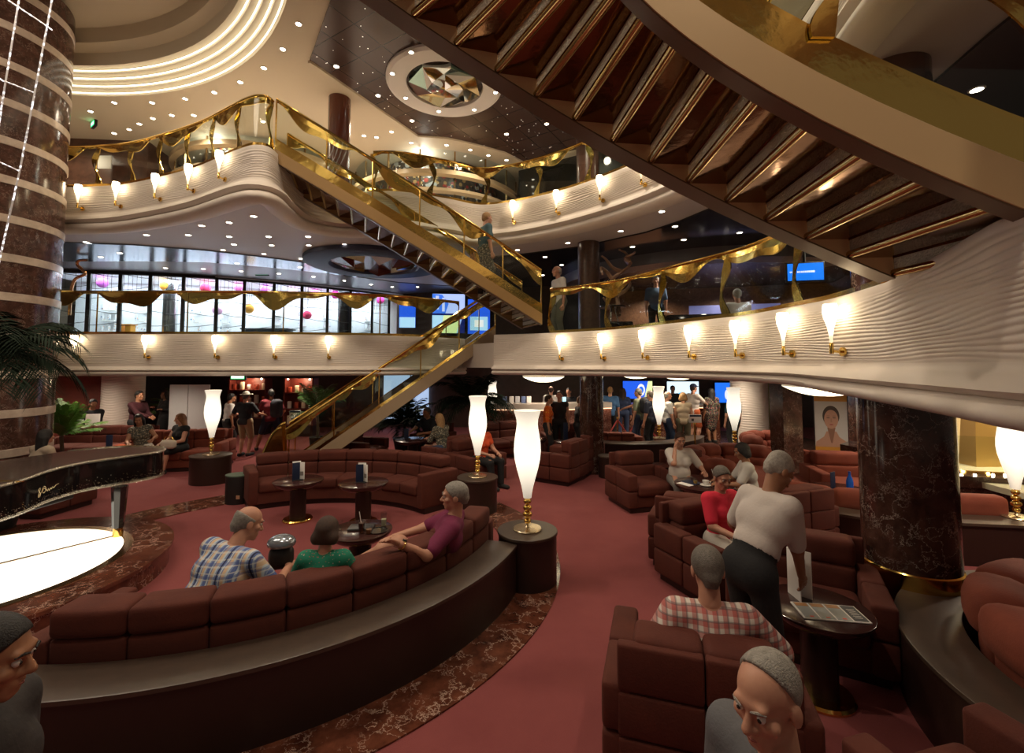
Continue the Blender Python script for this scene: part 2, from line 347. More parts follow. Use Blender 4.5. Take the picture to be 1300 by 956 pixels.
def parapet(name, path, zt, zg, zb, ribs=19, bulge=.11, thick=.22):
    m = len(path); d = np.concatenate([[0], np.cumsum(np.linalg.norm(np.diff(path[:, :2], axis=0), axis=1))])
    zb = np.broadcast_to(np.asarray(zb, float), (m,)); zt = np.broadcast_to(np.asarray(zt, float), (m,)); K = ribs*6
    t = np.linspace(1, 0, K)[None]; zz = zg+(zt[:, None]-.07-zg)*t; s = d[:, None]
    ph = t*ribs+.8*np.sin(s*.9+t*2.2)+.5*np.sin(s*2.1-t*6)+.28*np.sin(s*4.3+t*11)
    rib = np.abs(np.sin(PI*ph))**.8*np.clip(np.minimum(t, 1-t)*12, 0, 1)
    ro = -.013*rib
    h = zg-zb; mould = [(-.01, 0.), (-.012, .10), (-.05, .18), (-.085, .30), (-.10, .42), (-.06, .50), (-.035, .54), (-.06, .60), (-.09, .72), (-.085, .86), (-.04, .96), (.03, 1.)]
    pro = np.zeros((m, K+len(mould)+6, 2)); i = 0
    for o, dz in ((thick, -.12), (thick, -.02), (thick-.02, 0), (.02, 0), (-.005, -.02)):
        pro[:, i, 0] = o; pro[:, i, 1] = zt+dz; i += 1
    pro[:, i:i+K, 0] = ro; pro[:, i:i+K, 1] = zz; i += K
    for o, fr in mould: pro[:, i, 0] = o*bulge/.10; pro[:, i, 1] = zg-h*fr; i += 1
    pro[:, i, 0] = thick; pro[:, i, 1] = zb+.05
    return struct(name, MB().sweep(path, pro), M_CREAM, ang=60)
def along(path, f):                       # station values from (x px-like parameter 0..1)
    t = np.linspace(0, 1, len(path)); xs, ys = zip(*f); return np.interp(t, xs, ys)
zb_r = EYE-np.interp(np.arctan2(RIGHT6[:, 0], RIGHT6[:, 1]), [0, .36, .55, .62, .69, .75, .85, 1.2], [.20, .20, .22, .28, .32, .34, .36, .40])
zt_r = Z6T+np.interp(np.arctan2(RIGHT6[:, 0], RIGHT6[:, 1]), [0, .6, .69, .74, .80, .85, 1.2], [0, 0, .03, .10, .16, .18, .18])
parapet('wall_gallery_left', LEFT6, Z6T, EYE+.0, Z6B)
parapet('wall_gallery_right', RIGHT6, zt_r, EYE+.02, zb_r, bulge=.13)
parapet('wall_gallery_upper', UP7, Z7T, Z7B+.42, Z7B, ribs=15, bulge=.16)
# floor slabs behind the parapets
def slab(name, paths, z0, z1, m, extra):
    poly = np.vstack([p[::3, :2] for p in paths]+[extra]); return struct(name, MB().prism(poly, z0, z1), m)
NB = np.array([(0, .10)])
def inset(path, o=.15):
    T = np.gradient(path[:, :2], axis=0); T /= np.linalg.norm(T, axis=1, keepdims=True); return path[:, :2]+np.stack([-T[:, 1], T[:, 0]], -1)*o
slab('floor_gallery', [inset(LEFT6), inset(RIGHT6)], 2.30, Z6, M_CREAM, [(13, .6), (13, 22), (-20, 22), (-20, 9.4)])
slab('floor_gallery_upper', [inset(UP7)], C6, Z7, M_CEIL6, [(13, .6), (13, 22), (-20, 22), (-20, 9.4)])
struct('floor_gallery_carpet', MB().prism(np.vstack([inset(LEFT6, .4)[::3], inset(RIGHT6, .4)[::3], [(12.9, .6), (12.9, 21.9), (-19.9, 21.9), (-19.9, 9.8)]]), Z6-.005, Z6+.008), mat('gallery_floor', (.10, .05, .04), .6))
# lounge floor
struct('floor', MB().box((-3, 9, -.05), (36, 30, .1)), M_CARPET)
PC = np.array([-2.93, 5.70])
tr = MB()
for rad0, rad1, a0, a1 in ((2.86, 3.50, -200, 182),):
    tr.sweep(arc(PC, (rad0+rad1)/2, a0, a1, 140), [((rad1-rad0)/2, .0), ((rad1-rad0)/2, .012), (-(rad1-rad0)/2, .012), (-(rad1-rad0)/2, .0)], closed=False)
struct('trim_1', tr, M_MARBF)
struct('trim_2', MB().prism([XD(640, 13.3)*1, (3.3, 10.6), (4.2, 9.4), (5.6, 9.2), (7.2, 10.4), (9.5, 12), (9.5, 16.5), (.2, 16.5)], 0, .010), M_MARBC)
# ---------------------------------------------------------------- upper ceiling with the lit dome
O = np.array([PZ(110, 122, C7)[:2], PZ(250, 110, C7)[:2], PZ(330, 60, C7)[:2], PZ(365, 0, C7)[:2]])
A_ = np.column_stack([2*O[:, 0], 2*O[:, 1], np.ones(4)]); sol = np.linalg.lstsq(A_, (O**2).sum(1), rcond=None)[0]
OC = np.array([-8.73, 3.29]); OR = 6.32
n = 96; an = np.linspace(0, 2*PI, n, endpoint=False); ci = np.stack([np.cos(an), np.sin(an)], -1)
def rect_pt(c):                           # where a ray from the dome's centre meets the ceiling's rectangle
    x0, x1, y0, y1 = -20., 13., -3., 20.; ts = []
    if c[0] > 1e-9: ts.append((x1-OC[0])/c[0])
    if c[0] < -1e-9: ts.append((x0-OC[0])/c[0])
    if c[1] > 1e-9: ts.append((y1-OC[1])/c[1])
    if c[1] < -1e-9: ts.append((y0-OC[1])/c[1])
    return OC+c*min(ts)
inn = OC+ci*OR; out = np.array([rect_pt(c) for c in ci]); V = []; F = []
for p, q in zip(inn, out): V += [(*p, C7), (*q, C7), (*q, C7+.3), (*p, C7+.3)]
for i in range(n):
    j = (i+1) % n
    for a in range(4): b = (a+1) % 4; F.append((i*4+a, j*4+a, j*4+b, i*4+b))
cb = MB().add(V, F)
for x, y in ((-20, -3), (13, -3), (13, 20), (-20, 20)):    # corners left over
    k = [i for i in range(n) if True]; 
    i = min(range(n), key=lambda q: -((out[q]-OC)@((np.array([x, y])-OC)/np.linalg.norm(np.array([x, y])-OC))/np.linalg.norm(out[q]-OC)))
    js = [(i-1) % n, i, (i+1) % n]; pts = [out[q] for q in js]
    cb.add([(*pts[0], C7+.001), (x, y, C7+.001), (*pts[1], C7+.001), (*pts[2], C7+.001)], [(0, 1, 2), (1, 3, 2)])
struct('ceiling', cb, M_CEIL)
prof = [(OR, C7)]; zz = C7; rr = OR
for k in range(4): prof += [(rr-.01, zz+.085), (rr-.13, zz+.085)]; zz += .085; rr -= .13
prof += [(rr-.02, zz+.25), (rr-.18, zz+.36), (rr-.24, zz+.62), (rr-.75, zz+.78), (rr-.85, zz+.98)]
for k in range(7): prof.append(((rr-.85)*math.cos((k+1)*PI/14.2), zz+.98+.5*math.sin((k+1)*PI/14.2)))
struct('ceiling_dome', MB().lathe(prof+[(prof[-1][0], prof[-1][1]+.05)], (OC[0], OC[1], 0), 96, cap=False), M_CEIL, ang=25)
dl = thing('dome_light', 'four curved rows of warm strip lighting stepped round the rim of the white ceiling dome', 'strip light', (OC[0], OC[1], C7))
zz = C7; rr = OR
for k in range(4):
    a = np.linspace(0, 2*PI, 140, endpoint=False); R = rr-.045 if k == 0 else rr-.03
    part('light_strip', MB().tube(np.column_stack([OC[0]+R*np.cos(a), OC[1]+R*np.sin(a), np.full(140, zz+.035)]), .012, 6, closed=True), M_LED, dl); zz += .085; rr -= .13
# dark tiled panel in that ceiling
pp = [PZ(430, -30, C7), PZ(393, 76, C7), PZ(530, 171, C7), PZ(568, 174, C7), PZ(600, 181, C7), PZ(640, 192, C7), PZ(668, 206, C7), PZ(745, 186, C7), (2.6, 11, 0), (3.4, 8.5, 0), (3, 5.2, 0), (0, 4.6, 0)]
def tilemat(name, c, sc, line=(.004, .003, .003), rough=.25, star=True):
    m = mat(name, c, rough); nt = m.node_tree; b = nt.nodes['Principled BSDF']; tc = nd(nt, 'ShaderNodeTexCoord')
    mp = nd(nt, 'ShaderNodeMapping'); mp.inputs['Rotation'].default_value = (0, 0, .55); nt.links.new(tc.outputs['Object'], mp.inputs[0])
    br = nd(nt, 'ShaderNodeTexBrick', offset=0.); br.inputs['Scale'].default_value = 1; br.inputs['Brick Width'].default_value = sc; br.inputs['Row Height'].default_value = sc
    br.inputs['Mortar Size'].default_value = .008; br.inputs['Color1'].default_value = (*c, 1); br.inputs['Color2'].default_value = (*[x*1.3 for x in c], 1); br.inputs['Mortar'].default_value = (*line, 1)
    nt.links.new(mp.outputs[0], br.inputs['Vector']); nt.links.new(br.outputs[0], b.inputs['Base Color'])
    if star:                              # pinpoint fibre lights set in the panel
        vo = nd(nt, 'ShaderNodeTexVoronoi', Scale=7.0); nt.links.new(tc.outputs['Object'], vo.inputs['Vector'])
        l = nd(nt, 'ShaderNodeMath', operation='LESS_THAN'); nt.links.new(vo.outputs['Distance'], l.inputs[0]); l.inputs[1].default_value = .075
        b.inputs['Emission Color'].default_value = (1, .9, .75, 1); k = nd(nt, 'ShaderNodeMath', operation='MULTIPLY'); nt.links.new(l.outputs[0], k.inputs[0]); k.inputs[1].default_value = 1.6
        nt.links.new(k.outputs[0], b.inputs['Emission Strength'])
    return m
struct('ceiling_panel', MB().prism([p[:2] for p in pp], C7-.03, C7+.05), tilemat('tile_panel', (.060, .034, .026), .62))
struct('trim_3', MB().tube(np.array([(*p[:2], C7-.02) for p in pp[1:8]]), .05, 6), M_CEIL)
# mirrored roundel in that panel
rc = PZ(565, 104, C7); rl = thing('mirror_roundel', 'round white rimmed mirror roundel of angled facets in the dark tiled ceiling', 'ceiling mirror', (rc[0], rc[1], C7-.12))
RO = 75*rc[1]/FOC
part('rim', MB().lathe([(RO, C7-.02), (RO, C7-.08), (RO-.06, C7-.12), (RO*.70, C7-.12), (RO*.66, C7-.10), (RO*.66, C7-.02)], (rc[0], rc[1], 0), 64), M_WHITE, rl, ang=30)
fac = [mat('mirror_facet', (.7, .72, .72), .05, 1.0), mat('mirror_facet_gold', (.6, .48, .25), .08, 1.0), mat('mirror_facet_green', (.25, .36, .30), .08, .9), mat('mirror_facet_plum', (.12, .05, .06), .15, .3), M_WHITE]
fpts = [(0, 0)]+[(RO*.62*q*math.cos(t+.3*q), RO*.62*q*math.sin(t+.3*q)) for q in (.5, 1) for t in np.linspace(0, 2*PI, 8, endpoint=False)]
r_ = random.Random(3); fz = [C7-.09+r_.uniform(-.12, .03) for _ in fpts]
def facet(a, b, c, k):
    v = [(rc[0]+fpts[i][0], rc[1]+fpts[i][1], fz[i]) for i in (a, b, c)]; part('mirror_facet', MB().add(v+[(x, y, C7-.02) for x, y, z in v], [(0, 1, 2), (3, 5, 4), (0, 3, 4, 1), (1, 4, 5, 2), (2, 5, 3, 0)]), fac[k], rl)
for k in range(8):
    facet(0, 1+k, 1+(k+1) % 8, r_.choice([0, 1, 3, 0])); facet(1+k, 9+k, 9+(k+1) % 8, r_.choice([0, 2, 1, 3])); facet(1+k, 9+(k+1) % 8, 1+(k+1) % 8, r_.choice([0, 2, 4, 1]))
# ---------------------------------------------------------------- middle deck ceiling dressings
def ceil_patch(name, pix, z, t, m, extra=()): return struct(name, MB().prism([PZ(x, y, z)[:2] for x, y in pix]+list(extra), z-t, z+.02), m)
ceil_patch('ceiling_metal_band', [(60, 306), (170, 310), (262, 317), (340, 326), (412, 336), (450, 343), (452, 351), (412, 345.5), (340, 338), (262, 331.5), (170, 330), (60, 331)], C6, .03, M_METALC)
ceil_patch('ceiling_soffit', [(60, 331), (170, 330), (262, 331.5), (340, 338), (412, 345.5), (452, 351), (505, 358), (560, 362), (600, 363)], C6, .02, M_GREYC, [(-2, 20), (-19, 20), (-19, 13)])
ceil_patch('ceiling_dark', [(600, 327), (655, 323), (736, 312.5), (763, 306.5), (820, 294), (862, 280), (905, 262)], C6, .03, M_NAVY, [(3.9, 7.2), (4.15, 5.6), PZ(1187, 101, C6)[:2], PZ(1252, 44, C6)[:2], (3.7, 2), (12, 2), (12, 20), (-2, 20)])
sc_ = PZ(905, 325, C6)[:2]
ar = arc((5.9, 14.5), 4.1, 150, 300, 50)
struct('ceiling_curved_soffit', MB().sweep(ar, [(.3, C6-.3), (.3, C6), (-.3, C6), (-.3, C6-.3)]), M_GREYC)
struct('ceiling_star_panel', MB().prism(arc((5.9, 14.5), 3.9, 0, 359, 60), C6-.24, C6-.05), tilemat('star_panel', (.05, .038, .052), .9, star=True))
oc = PZ(476, 332, C6)
cr = thing('ceiling_roundel', 'dark blue oval ceiling roundel with gold and red facets over the middle gallery', 'ceiling roundel', (oc[0], oc[1], C6-.1))
part('rim', MB().lathe([(1.75, C6-.01), (1.75, C6-.10), (1.68, C6-.13), (1.15, C6-.13), (1.10, C6-.05)], (oc[0], oc[1], 0), 56), mat('navy_rim', (.035, .04, .075), .55), cr)
part('backing', MB().lathe([(1.1, C6-.06), (1.1, C6-.03)], (oc[0], oc[1], 0), 40), mat('oxblood_gloss', (.16, .035, .02), .15), cr)
r_ = random.Random(11)
for k in range(9):
    a = 2*PI*k/9; b = a+.62; R1 = 1.08; zc = C6-.12-r_.uniform(0, .18)
    v = [(oc[0]+R1*math.cos(a), oc[1]+R1*math.sin(a), C6-.07), (oc[0]+R1*math.cos(b), oc[1]+R1*math.sin(b), C6-.07), (oc[0]+.55*math.cos(a+.3), oc[1]+.55*math.sin(a+.3), zc)]
    part('facet', MB().add(v+[(x, y, C6-.05) for x, y, z in v], [(0, 1, 2), (3, 5, 4), (0, 3, 4, 1), (1, 4, 5, 2), (2, 5, 3, 0)]), [mat('gold_facet', (.75, .5, .16), .15, 1.), mat('pearl_facet', (.8, .8, .78), .15, .5), mat('oxblood_gloss', (.1, .03, .02), .15)][k % 3], cr)
# ---------------------------------------------------------------- columns
def column(name, x, y, r, z0, z1, m, base=None):
    b = MB().lathe([(r, z0), (r, z1)], (x, y, 0), 48); o = struct(name, b, m)
    if base: part('brass_collar', MB().lathe([(r+.012, z0), (r+.012, z0+base), (r, z0+base+.01)], (x, y, 0), 48), M_BRASS, o)
    return o
LX, LY, LR = -9.56, 8.0, 1.12
lc = column('pillar_marble_left', LX, LY, LR, 0, C7+1.0, M_MARBC)
for k in range(-3, 11):
    z = 2.85+.66*k
    if z > 0.1: part('pale_band', MB().lathe([(LR, z-.07), (LR+.012, z-.065), (LR+.012, z+.065), (LR, z+.07)], (LX, LY, 0), 64), M_BAND, lc, 'pale stone band')
column('pillar_marble_right', 3.50, 4.10, .34, 0, C6-.9, M_MARB, .62)
column('pillar_wood_right', 3.55, 4.15, .30, C6-1.3, C6, mat('brown_wood_gloss', (.085, .035, .022), .2, coat=.4), None)
column('pillar_marble_middle', 1.77, 10.2, .26, 0, 2.3, M_MARB, None)
def grain(name, c): return mat(name, c, .3, coat=.3, var=(14, tuple(x*.5 for x in c), .8))
column('pillar_bronze_middle', 1.72, 10.1, .24, Z6, C6, grain('bronze_tile', (.10, .05, .03)), None)
column('pillar_wood_upper', 1.75, 10.3, .26, Z7, C7, grain('upper_wood', (.11, .045, .028)), None)
uc = PZ(427, 119, C7); column('pillar_wood_upper_left', uc[0], uc[1]+.2, .23, Z7, C7, mat('red_wood_gloss', (.13, .035, .02), .25, coat=.3), None)
# ---------------------------------------------------------------- walls round the lounge level
M_REDW = mat('red_brown_wall', (.240, .052, .030), .5, var=(6, (.15, .032, .02), .6))
M_DWALL = mat('dark_wall', (.060, .034, .027), .35, var=(4, (.10, .06, .048), .7))
struct('wall_back', MB().box((-3, 17.6, 1.3), (34, .2, 2.6)), M_DWALL)
struct('wall_left', MB().prism([(-19, 10.2), (-18.8, 10.1), (-12.15, 13.6), (-12.25, 13.8)], 0, 2.3), M_REDW)
def ribcol(name, x, y, r, z0, z1):
    zs = np.linspace(z0, z1, 240); n = 48; V = []
    for z in zs:
        for k in range(n):
            t = 2*PI*k/n; rr = r+.012*abs(math.sin(z*44+.9*math.sin(3*t)+.6*math.sin(5*t+z*2))); V.append((x+rr*math.cos(t), y+rr*math.sin(t), z))
    F = [(i*n+k, i*n+(k+1) % n, (i+1)*n+(k+1) % n, (i+1)*n+k) for i in range(239) for k in range(n)]
    return struct(name, MB().add(V, F), M_CREAM, ang=60)
ribcol('pillar_ribbed_left', -11.55, 13.6, .50, 0, 2.3)
ribcol('pillar_ribbed_right', 7.35, 14.2, .52, .02, 2.3)
p = XD(995, 9.2); struct('pillar_marble_square', MB().box((p[0], p[1], 1.15), (.40, .4, 2.3), .1), M_MARBC)
struct('wall_passage', MB().box((9.4, 17.0, 1.2), (2.2, .15, 2.4)), mat('green_yellow_wall', (.33, .36, .08), .5))
a = PZ(1076, 585, 0); 
struct('wall_marble_right', MB().prism([XD(1074, 9.9), XD(1118, 8.6), XD(1118, 8.6)+(.3, .2), XD(1074, 9.9)+(.3, .2)], 0, 2.3), M_MARBC)
struct('wall_marble_low', MB().prism([XD(1062, 8.8), XD(1118, 7.9), XD(1118, 7.9)+(.6, .5), XD(1062, 8.8)+(.5, .4)], 0, .85), M_MARBC)
# lit alcove on the right
al = arc((9.6, 6.2), 2.9, -40, 131, 40)
struct('wall_alcove', MB().sweep(al, [(0, 0), (0, 2.5), (.12, 2.5), (.12, 0)]), mat('alcove_cream', (.80, .68, .47), .5))
struct('floor_alcove', MB().prism(arc((9.6, 6.2), 2.9, 0, 359, 50), 0.6, .68), mat('alcove_floor', (.62, .60, .45), .25))
lg = np.array([XD(1150, 6.9), XD(1210, 6.75), XD(1320, 6.45)]); lg = spline(lg, .2)
struct('wall_alcove_ledge', MB().sweep(lg, [(.0, 0), (.0, .55), (-.06, .59), (-.06, .75), (.35, .75), (.35, 0)]), M_MARBC)
area('alcove_lamp', (8.2, 7.2, 2.2), .8, 55, (1, .80, .48), (0, 0, 0))
for i, px_ in enumerate((1221, 1238, 1261, 1276, 1292)):
    q = XD(px_, 6.62); o = solo('ledge_light', MB().lathe([(.018, .75), (.018, .765), (.012, .775), (.0, .778)], (q[0], q[1]+.1, 0), 12), M_DOWN, 'small warm light set along the marble ledge of the lit alcove', 'light', 'alcove ledge lights')
# middle gallery walls: lit shop front on the left, dark panelled wall further on
SF = spline(px_path([(20, 12.6), (100, 12.9), (230, 13.5), (346, 14.6), (440, 16.0), (505, 17.4)]), .1)
struct('wall_screens', MB().prism([XD(503, 17.4), XD(600, 16.2), XD(700, 15.5), XD(700, 15.7), XD(600, 16.4), XD(503, 17.6)], Z6, C6), mat('brown_panel', (.055, .028, .020), .3, var=(8, (.03, .016, .012), .8)))
struct('wall_gallery_back', MB().box((-3, 20.5, 4), (34, .2, 2.6)), M_DWALL)
struct('wall_gallery_right_back', MB().prism([(3.2, 15.5), (12.5, 13), (12.5, 13.2), (3.2, 15.7)], Z6, C6), mat('mosaic_brown', (.26, .125, .072), .35, var=(16, (.13, .058, .033), .9)))
struct('wall_gallery_far_right', MB().box((12.4, 7, 4), (.2, 12, 2.6)), M_DWALL)
struct('wall_gallery_centre', MB().prism([XD(700, 15.6), (3.2, 15.5), (3.2, 15.7), XD(700, 15.8)], Z6, C6), M_NAVY)
# upper gallery walls
struct('wall_upper_left', MB().prism([(-19, 10.8), (-9.5, 11.6), (-9.9, 14.5), (-10.1, 14.5), (-9.7, 11.8), (-19, 11.0)], Z7, C7), mat('upper_brown', (.13, .06, .04), .3, coat=.2, var=(6, (.04, .018, .013), .7)))
struct('wall_upper_back', MB().box((-3, 19.3, 7), (34, .2, 2.6)), mat('upper_back', (.16, .10, .06), .5))
struct('wall_upper_right', MB().prism([(.2, 13.4), (2.6, 11.9), (12, 8.6), (12, 8.8), (2.7, 12.1), (.3, 13.6)], Z7, C7), mat('upper_dark_gloss', (.02, .022, .02), .08, coat=.4))
def round_shop(label, cx, cy, R, a0, a1, bands):
    t = thing('round_shop', label, 'shop', (cx, cy, Z7))
    for z0, z1 in bands: part('beige_band', MB().sweep(arc((cx, cy), R, a0, a1, 50), [(.05, z0), (.05, z1), (-.08, z1-.04), (-.08, z0+.04)]), mat('beige_band', (.62, .47, .30), .35, coat=.2), t)
    for z0, z1 in ((Z7, bands[0][0]), (bands[0][1], bands[1][0]), (bands[1][1], C7-.02)): part('glazing', MB().sweep(arc((cx, cy), R-.06, a0, a1, 50), [(.01, z0), (.01, z1), (-.01, z1), (-.01, z0)]), M_PANE, t)
    part('lit_interior', MB().sweep(arc((cx, cy), R-.7, a0, a1, 40), [(.04, Z7), (.04, C7-.02), (-.04, C7-.02), (-.04, Z7)]), spots('shop_wall_'+str(int(R*10)), (.10, .075, .06), [(.55, .58, .6), (.4, .04, .03), (.55, .36, .15), (.02, .02, .02)], 3.2, .3, .3), t)
    for a in np.linspace(a0, a1, 9): q = arc((cx, cy), R-.05, a, a, 1)[0]; part('mullion', MB().box((q[0], q[1], (Z7+C7)/2-.02), (.04, .04, C7-Z7-.05), math.radians(a)), M_BRONZE, t)
    zb = Z7+.1
    point('shop_lamp', (cx+(R-.35)*math.cos(math.radians((a0+a1)/2)), cy+(R-.35)*math.sin(math.radians((a0+a1)/2)), zb+2.0), 25, (1, .9, .75), .1)
round_shop('curved shop front with beige bands behind the upper left balustrade', -7.3, 13.6, 2.45, 185, 335, [(7.25, 7.45), (7.83, 8.04)])
round_shop('curved shop front with beige bands behind the upper centre balustrade', -2.4, 14.5, 2.6, 185, 352, [(6.96, 7.12), (7.42, 7.62)])
# ================================================================== BALUSTRADES, STAIRS, WALL LIGHTS
def px_of(p): 
    v = np.asarray(p, float)-np.array([0, 0, EYE]); y = v[1]*math.cos(TH)+v[2]*math.sin(TH); z = -v[1]*math.sin(TH)+v[2]*math.cos(TH)
    return 650+FOC*v[0]/y, 433-FOC*z/y
def balustrade(label, base, h=.90, posts=1.1, style='s', seed=0, strip=.05, wave=.11, t0=None):
    """base: dense (x,y,z) line on which the rail stands"""
    base = resample(base, .06); m = len(base); d = np.concatenate([[0], np.cumsum(np.linalg.norm(np.diff(base, axis=0), axis=1))])
    t = thing('balustrade', label, 'railing', tuple(base[m//2])); U = np.array([0, 0, 1.])
    T = np.gradient(base, axis=0); T /= np.linalg.norm(T, axis=1, keepdims=True)
    part('base_strip', MB().sweep(base, [(.03, 0), (.03, strip), (-.03, strip), (-.03, 0)]), M_BRASS, t)
    part('handrail', MB().tube(base+U*h, .026, 8), M_BRASS, t)
    w = wave*(1+.75*np.sin(d*4.1+seed)+.45*np.sin(d*7.3+2*seed)+.25*np.sin(d*2.2+seed*3)); w = np.clip(w, .03, None)
    N = np.stack([-T[:, 1], T[:, 0], np.zeros(m)], -1); bul = (.02*np.sin(d*5.2+seed))[:, None]*N
    mid = base+U*(h-.012)-U*(w*.5)[:, None]+bul
    g = MB(); g.sheet(base+U*(h-.012), mid, .012); g.sheet(mid, base+U*(h-.012)-U*w[:, None]+bul*.3, .012); part('wavy_panel', g, M_BRASS2, t, 'wavy edged brass panel under the handrail')
    k = max(1, int(round(d[-1]/posts))); ix = [int(round(i*(m-1)/k)) for i in range(k+1)]
    for a, b in zip(ix[:-1], ix[1:]):
        if b-a < 2: continue
        part('glass_panel', MB().sweep(base[a:b+1], [(.005, strip), (.005, h-.03), (-.005, h-.03), (-.005, strip)]), M_GLASS, t)
    for i in ix:
        tt = np.array([T[i][0], T[i][1], 0]); tt /= np.linalg.norm(tt); p = base[i]
        if style == 's':
            z = np.linspace(0, h-.02, 22); c = .055*np.sin(z/h*2*PI*1.02+.4+seed); hw = .042+.026*np.sin(z/h*2*PI*1.5+.8)
            A = p+np.outer(c-hw, tt)+np.outer(z, U); B = p+np.outer(c+hw, tt)+np.outer(z, U); nn = np.cross(tt, U)*.045
            part('post', MB().sheet(A-nn, B-nn, .02), M_BRASS2, t)
        else: part('post', MB().cyl(p, p+U*(h-.02), .014, n=8), M_BRASS, t)
    return t
def with_z(p2, z): return np.column_stack([p2[:, :2], np.broadcast_to(z, (len(p2),))])
def cut(path, a, b, z=None):              # stretch of a path between two picture columns
    zz = np.full(len(path), EYE); px_ = np.array([px_of((x, y, EYE))[0] for x, y in path[:, :2]])
    k = [i for i in range(len(path)) if a <= px_[i] <= b and path[i][1] > 1]; return path[k[0]:k[-1]+1]
def zline(path, zt): return with_z(path, zt)
balustrade('gold railing along the left middle gallery in front of the lit shop', with_z(inset(cut(LEFT6, -150, 586), .06), Z6T), .90, 2.1, 'thin', 1.2, wave=.16)
rr6 = cut(RIGHT6, 697, 1119); zz6 = zt_r[[int(np.argmin(np.linalg.norm(RIGHT6[:, :2]-q[:2], axis=1))) for q in rr6]]
balustrade('gold railing with curving posts along the right middle gallery above the row of wall lights', np.column_stack([inset(rr6, .06), zz6]), .90, 1.15, 's', 2.0, wave=.13)
k7 = int(np.argmin([np.linalg.norm(q[:2]-XD(346, 7.66)) for q in UP7])); k8 = int(np.argmin([np.linalg.norm(q[:2]-XD(470, 9.35)) for q in UP7]))
balustrade('gold railing with curving posts on the upper left balcony', with_z(inset(UP7[:k7], .06), Z7T), .86, .85, 's', .3, wave=.13)
balustrade('gold railing on the upper centre balcony beyond the staircase', with_z(inset(UP7[k8:], .06), Z7T), .86, 1.3, 's', 4.0, wave=.12)

def stair(name, label, N, Fp, rise, sgn, hs=.25, wn=.10, wf=.18, strip=.235, rail=1.15, seed=0, far_rail=True, posts=1.3, matN=None, glit=True):
    """N, Fp: step boundary points (bottom of the steps) along both sides, ascending"""
    N = np.asarray(N); Fp = np.asarray(Fp); n = len(N)-1; t = thing(name, label, 'staircase', (N[0][0], N[0][1], min(N[0][2], Fp[0][2])))
    sN = resample(N, .08); sF = resample(Fp, .08)
    part('stringer', MB().sweep(sN, [(0, 0), (sgn*wn, 0), (sgn*wn, hs), (0, hs)]), matN or M_STRING, t)
    part('stringer', MB().sweep(sF, [(0, 0), (-sgn*wf, 0), (-sgn*wf, hs), (0, hs)]), matN or M_STRING, t)
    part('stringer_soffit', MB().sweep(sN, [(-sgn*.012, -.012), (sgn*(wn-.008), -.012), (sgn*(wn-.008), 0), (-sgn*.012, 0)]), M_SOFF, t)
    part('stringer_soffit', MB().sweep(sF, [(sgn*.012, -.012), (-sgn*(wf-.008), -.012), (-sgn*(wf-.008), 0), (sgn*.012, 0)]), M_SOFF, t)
    U = np.array([0, 0, 1.])
    for i in range(n):
        a, b, c, e = N[i].copy(), Fp[i].copy(), Fp[i+1].copy(), N[i+1].copy(); z = max(a[2], b[2])+rise+.01
        pr = MB().prism([a[:2], b[:2], c[:2], e[:2]], z, z+.035); part('tread', pr, M_TREAD, t)
        a[2] = b[2] = z+.03-rise
        g = MB().sheet(np.array([a, a+(b-a)*.5, b]), np.array([a, a+(b-a)*.5, b])+U*(rise-.035), .012) if not glit else MB().sheet(np.array([a, a+(b-a)*.5, b])+U*rise*.72, np.array([a, a+(b-a)*.5, b])+U*(rise-.02), .012); part('riser', g, M_TREAD, t)
        if glit:
            q0, q1 = a+(b-a)*.01, a+(b-a)*.99; dirn = (N[i]-N[i+1]); dirn[2] = 0; dirn /= max(np.linalg.norm(dirn), 1e-6)
            o = -dirn*.010
            part('crystal_strip', MB().sheet(np.array([q0, (q0+q1)/2, q1])+U*.0+o*.3, np.array([q0, (q0+q1)/2, q1])+U*(rise*.73)+o*.3, .008), M_CRYS, t)
        part('nosing', MB().tube([N[i]+U*.035, Fp[i]+U*.035], .032 if glit else .022, 10), M_ROD, t)
    if strip:
        o = sgn*(wn*.5)
        part('brass_skirting', MB().sweep(sN, [(o+sgn*.03, hs), (o+sgn*.03, hs+strip), (o-sgn*.01, hs+strip), (o-sgn*.01, hs)]), M_BRASS2, t)
    T = np.gradient(sN[:, :2], axis=0); T /= np.linalg.norm(T, axis=1, keepdims=True); nn = np.column_stack([-T[:, 1], T[:, 0], 0*T[:, 0]])
    bN = sN+nn*sgn*wn*.5+U*(hs+strip)
    T = np.gradient(sF[:, :2], axis=0); T /= np.linalg.norm(T, axis=1, keepdims=True); nn = np.column_stack([-T[:, 1], T[:, 0], 0*T[:, 0]])
    bF = sF-nn*sgn*wf*.5+U*hs
    return t, bN, bF
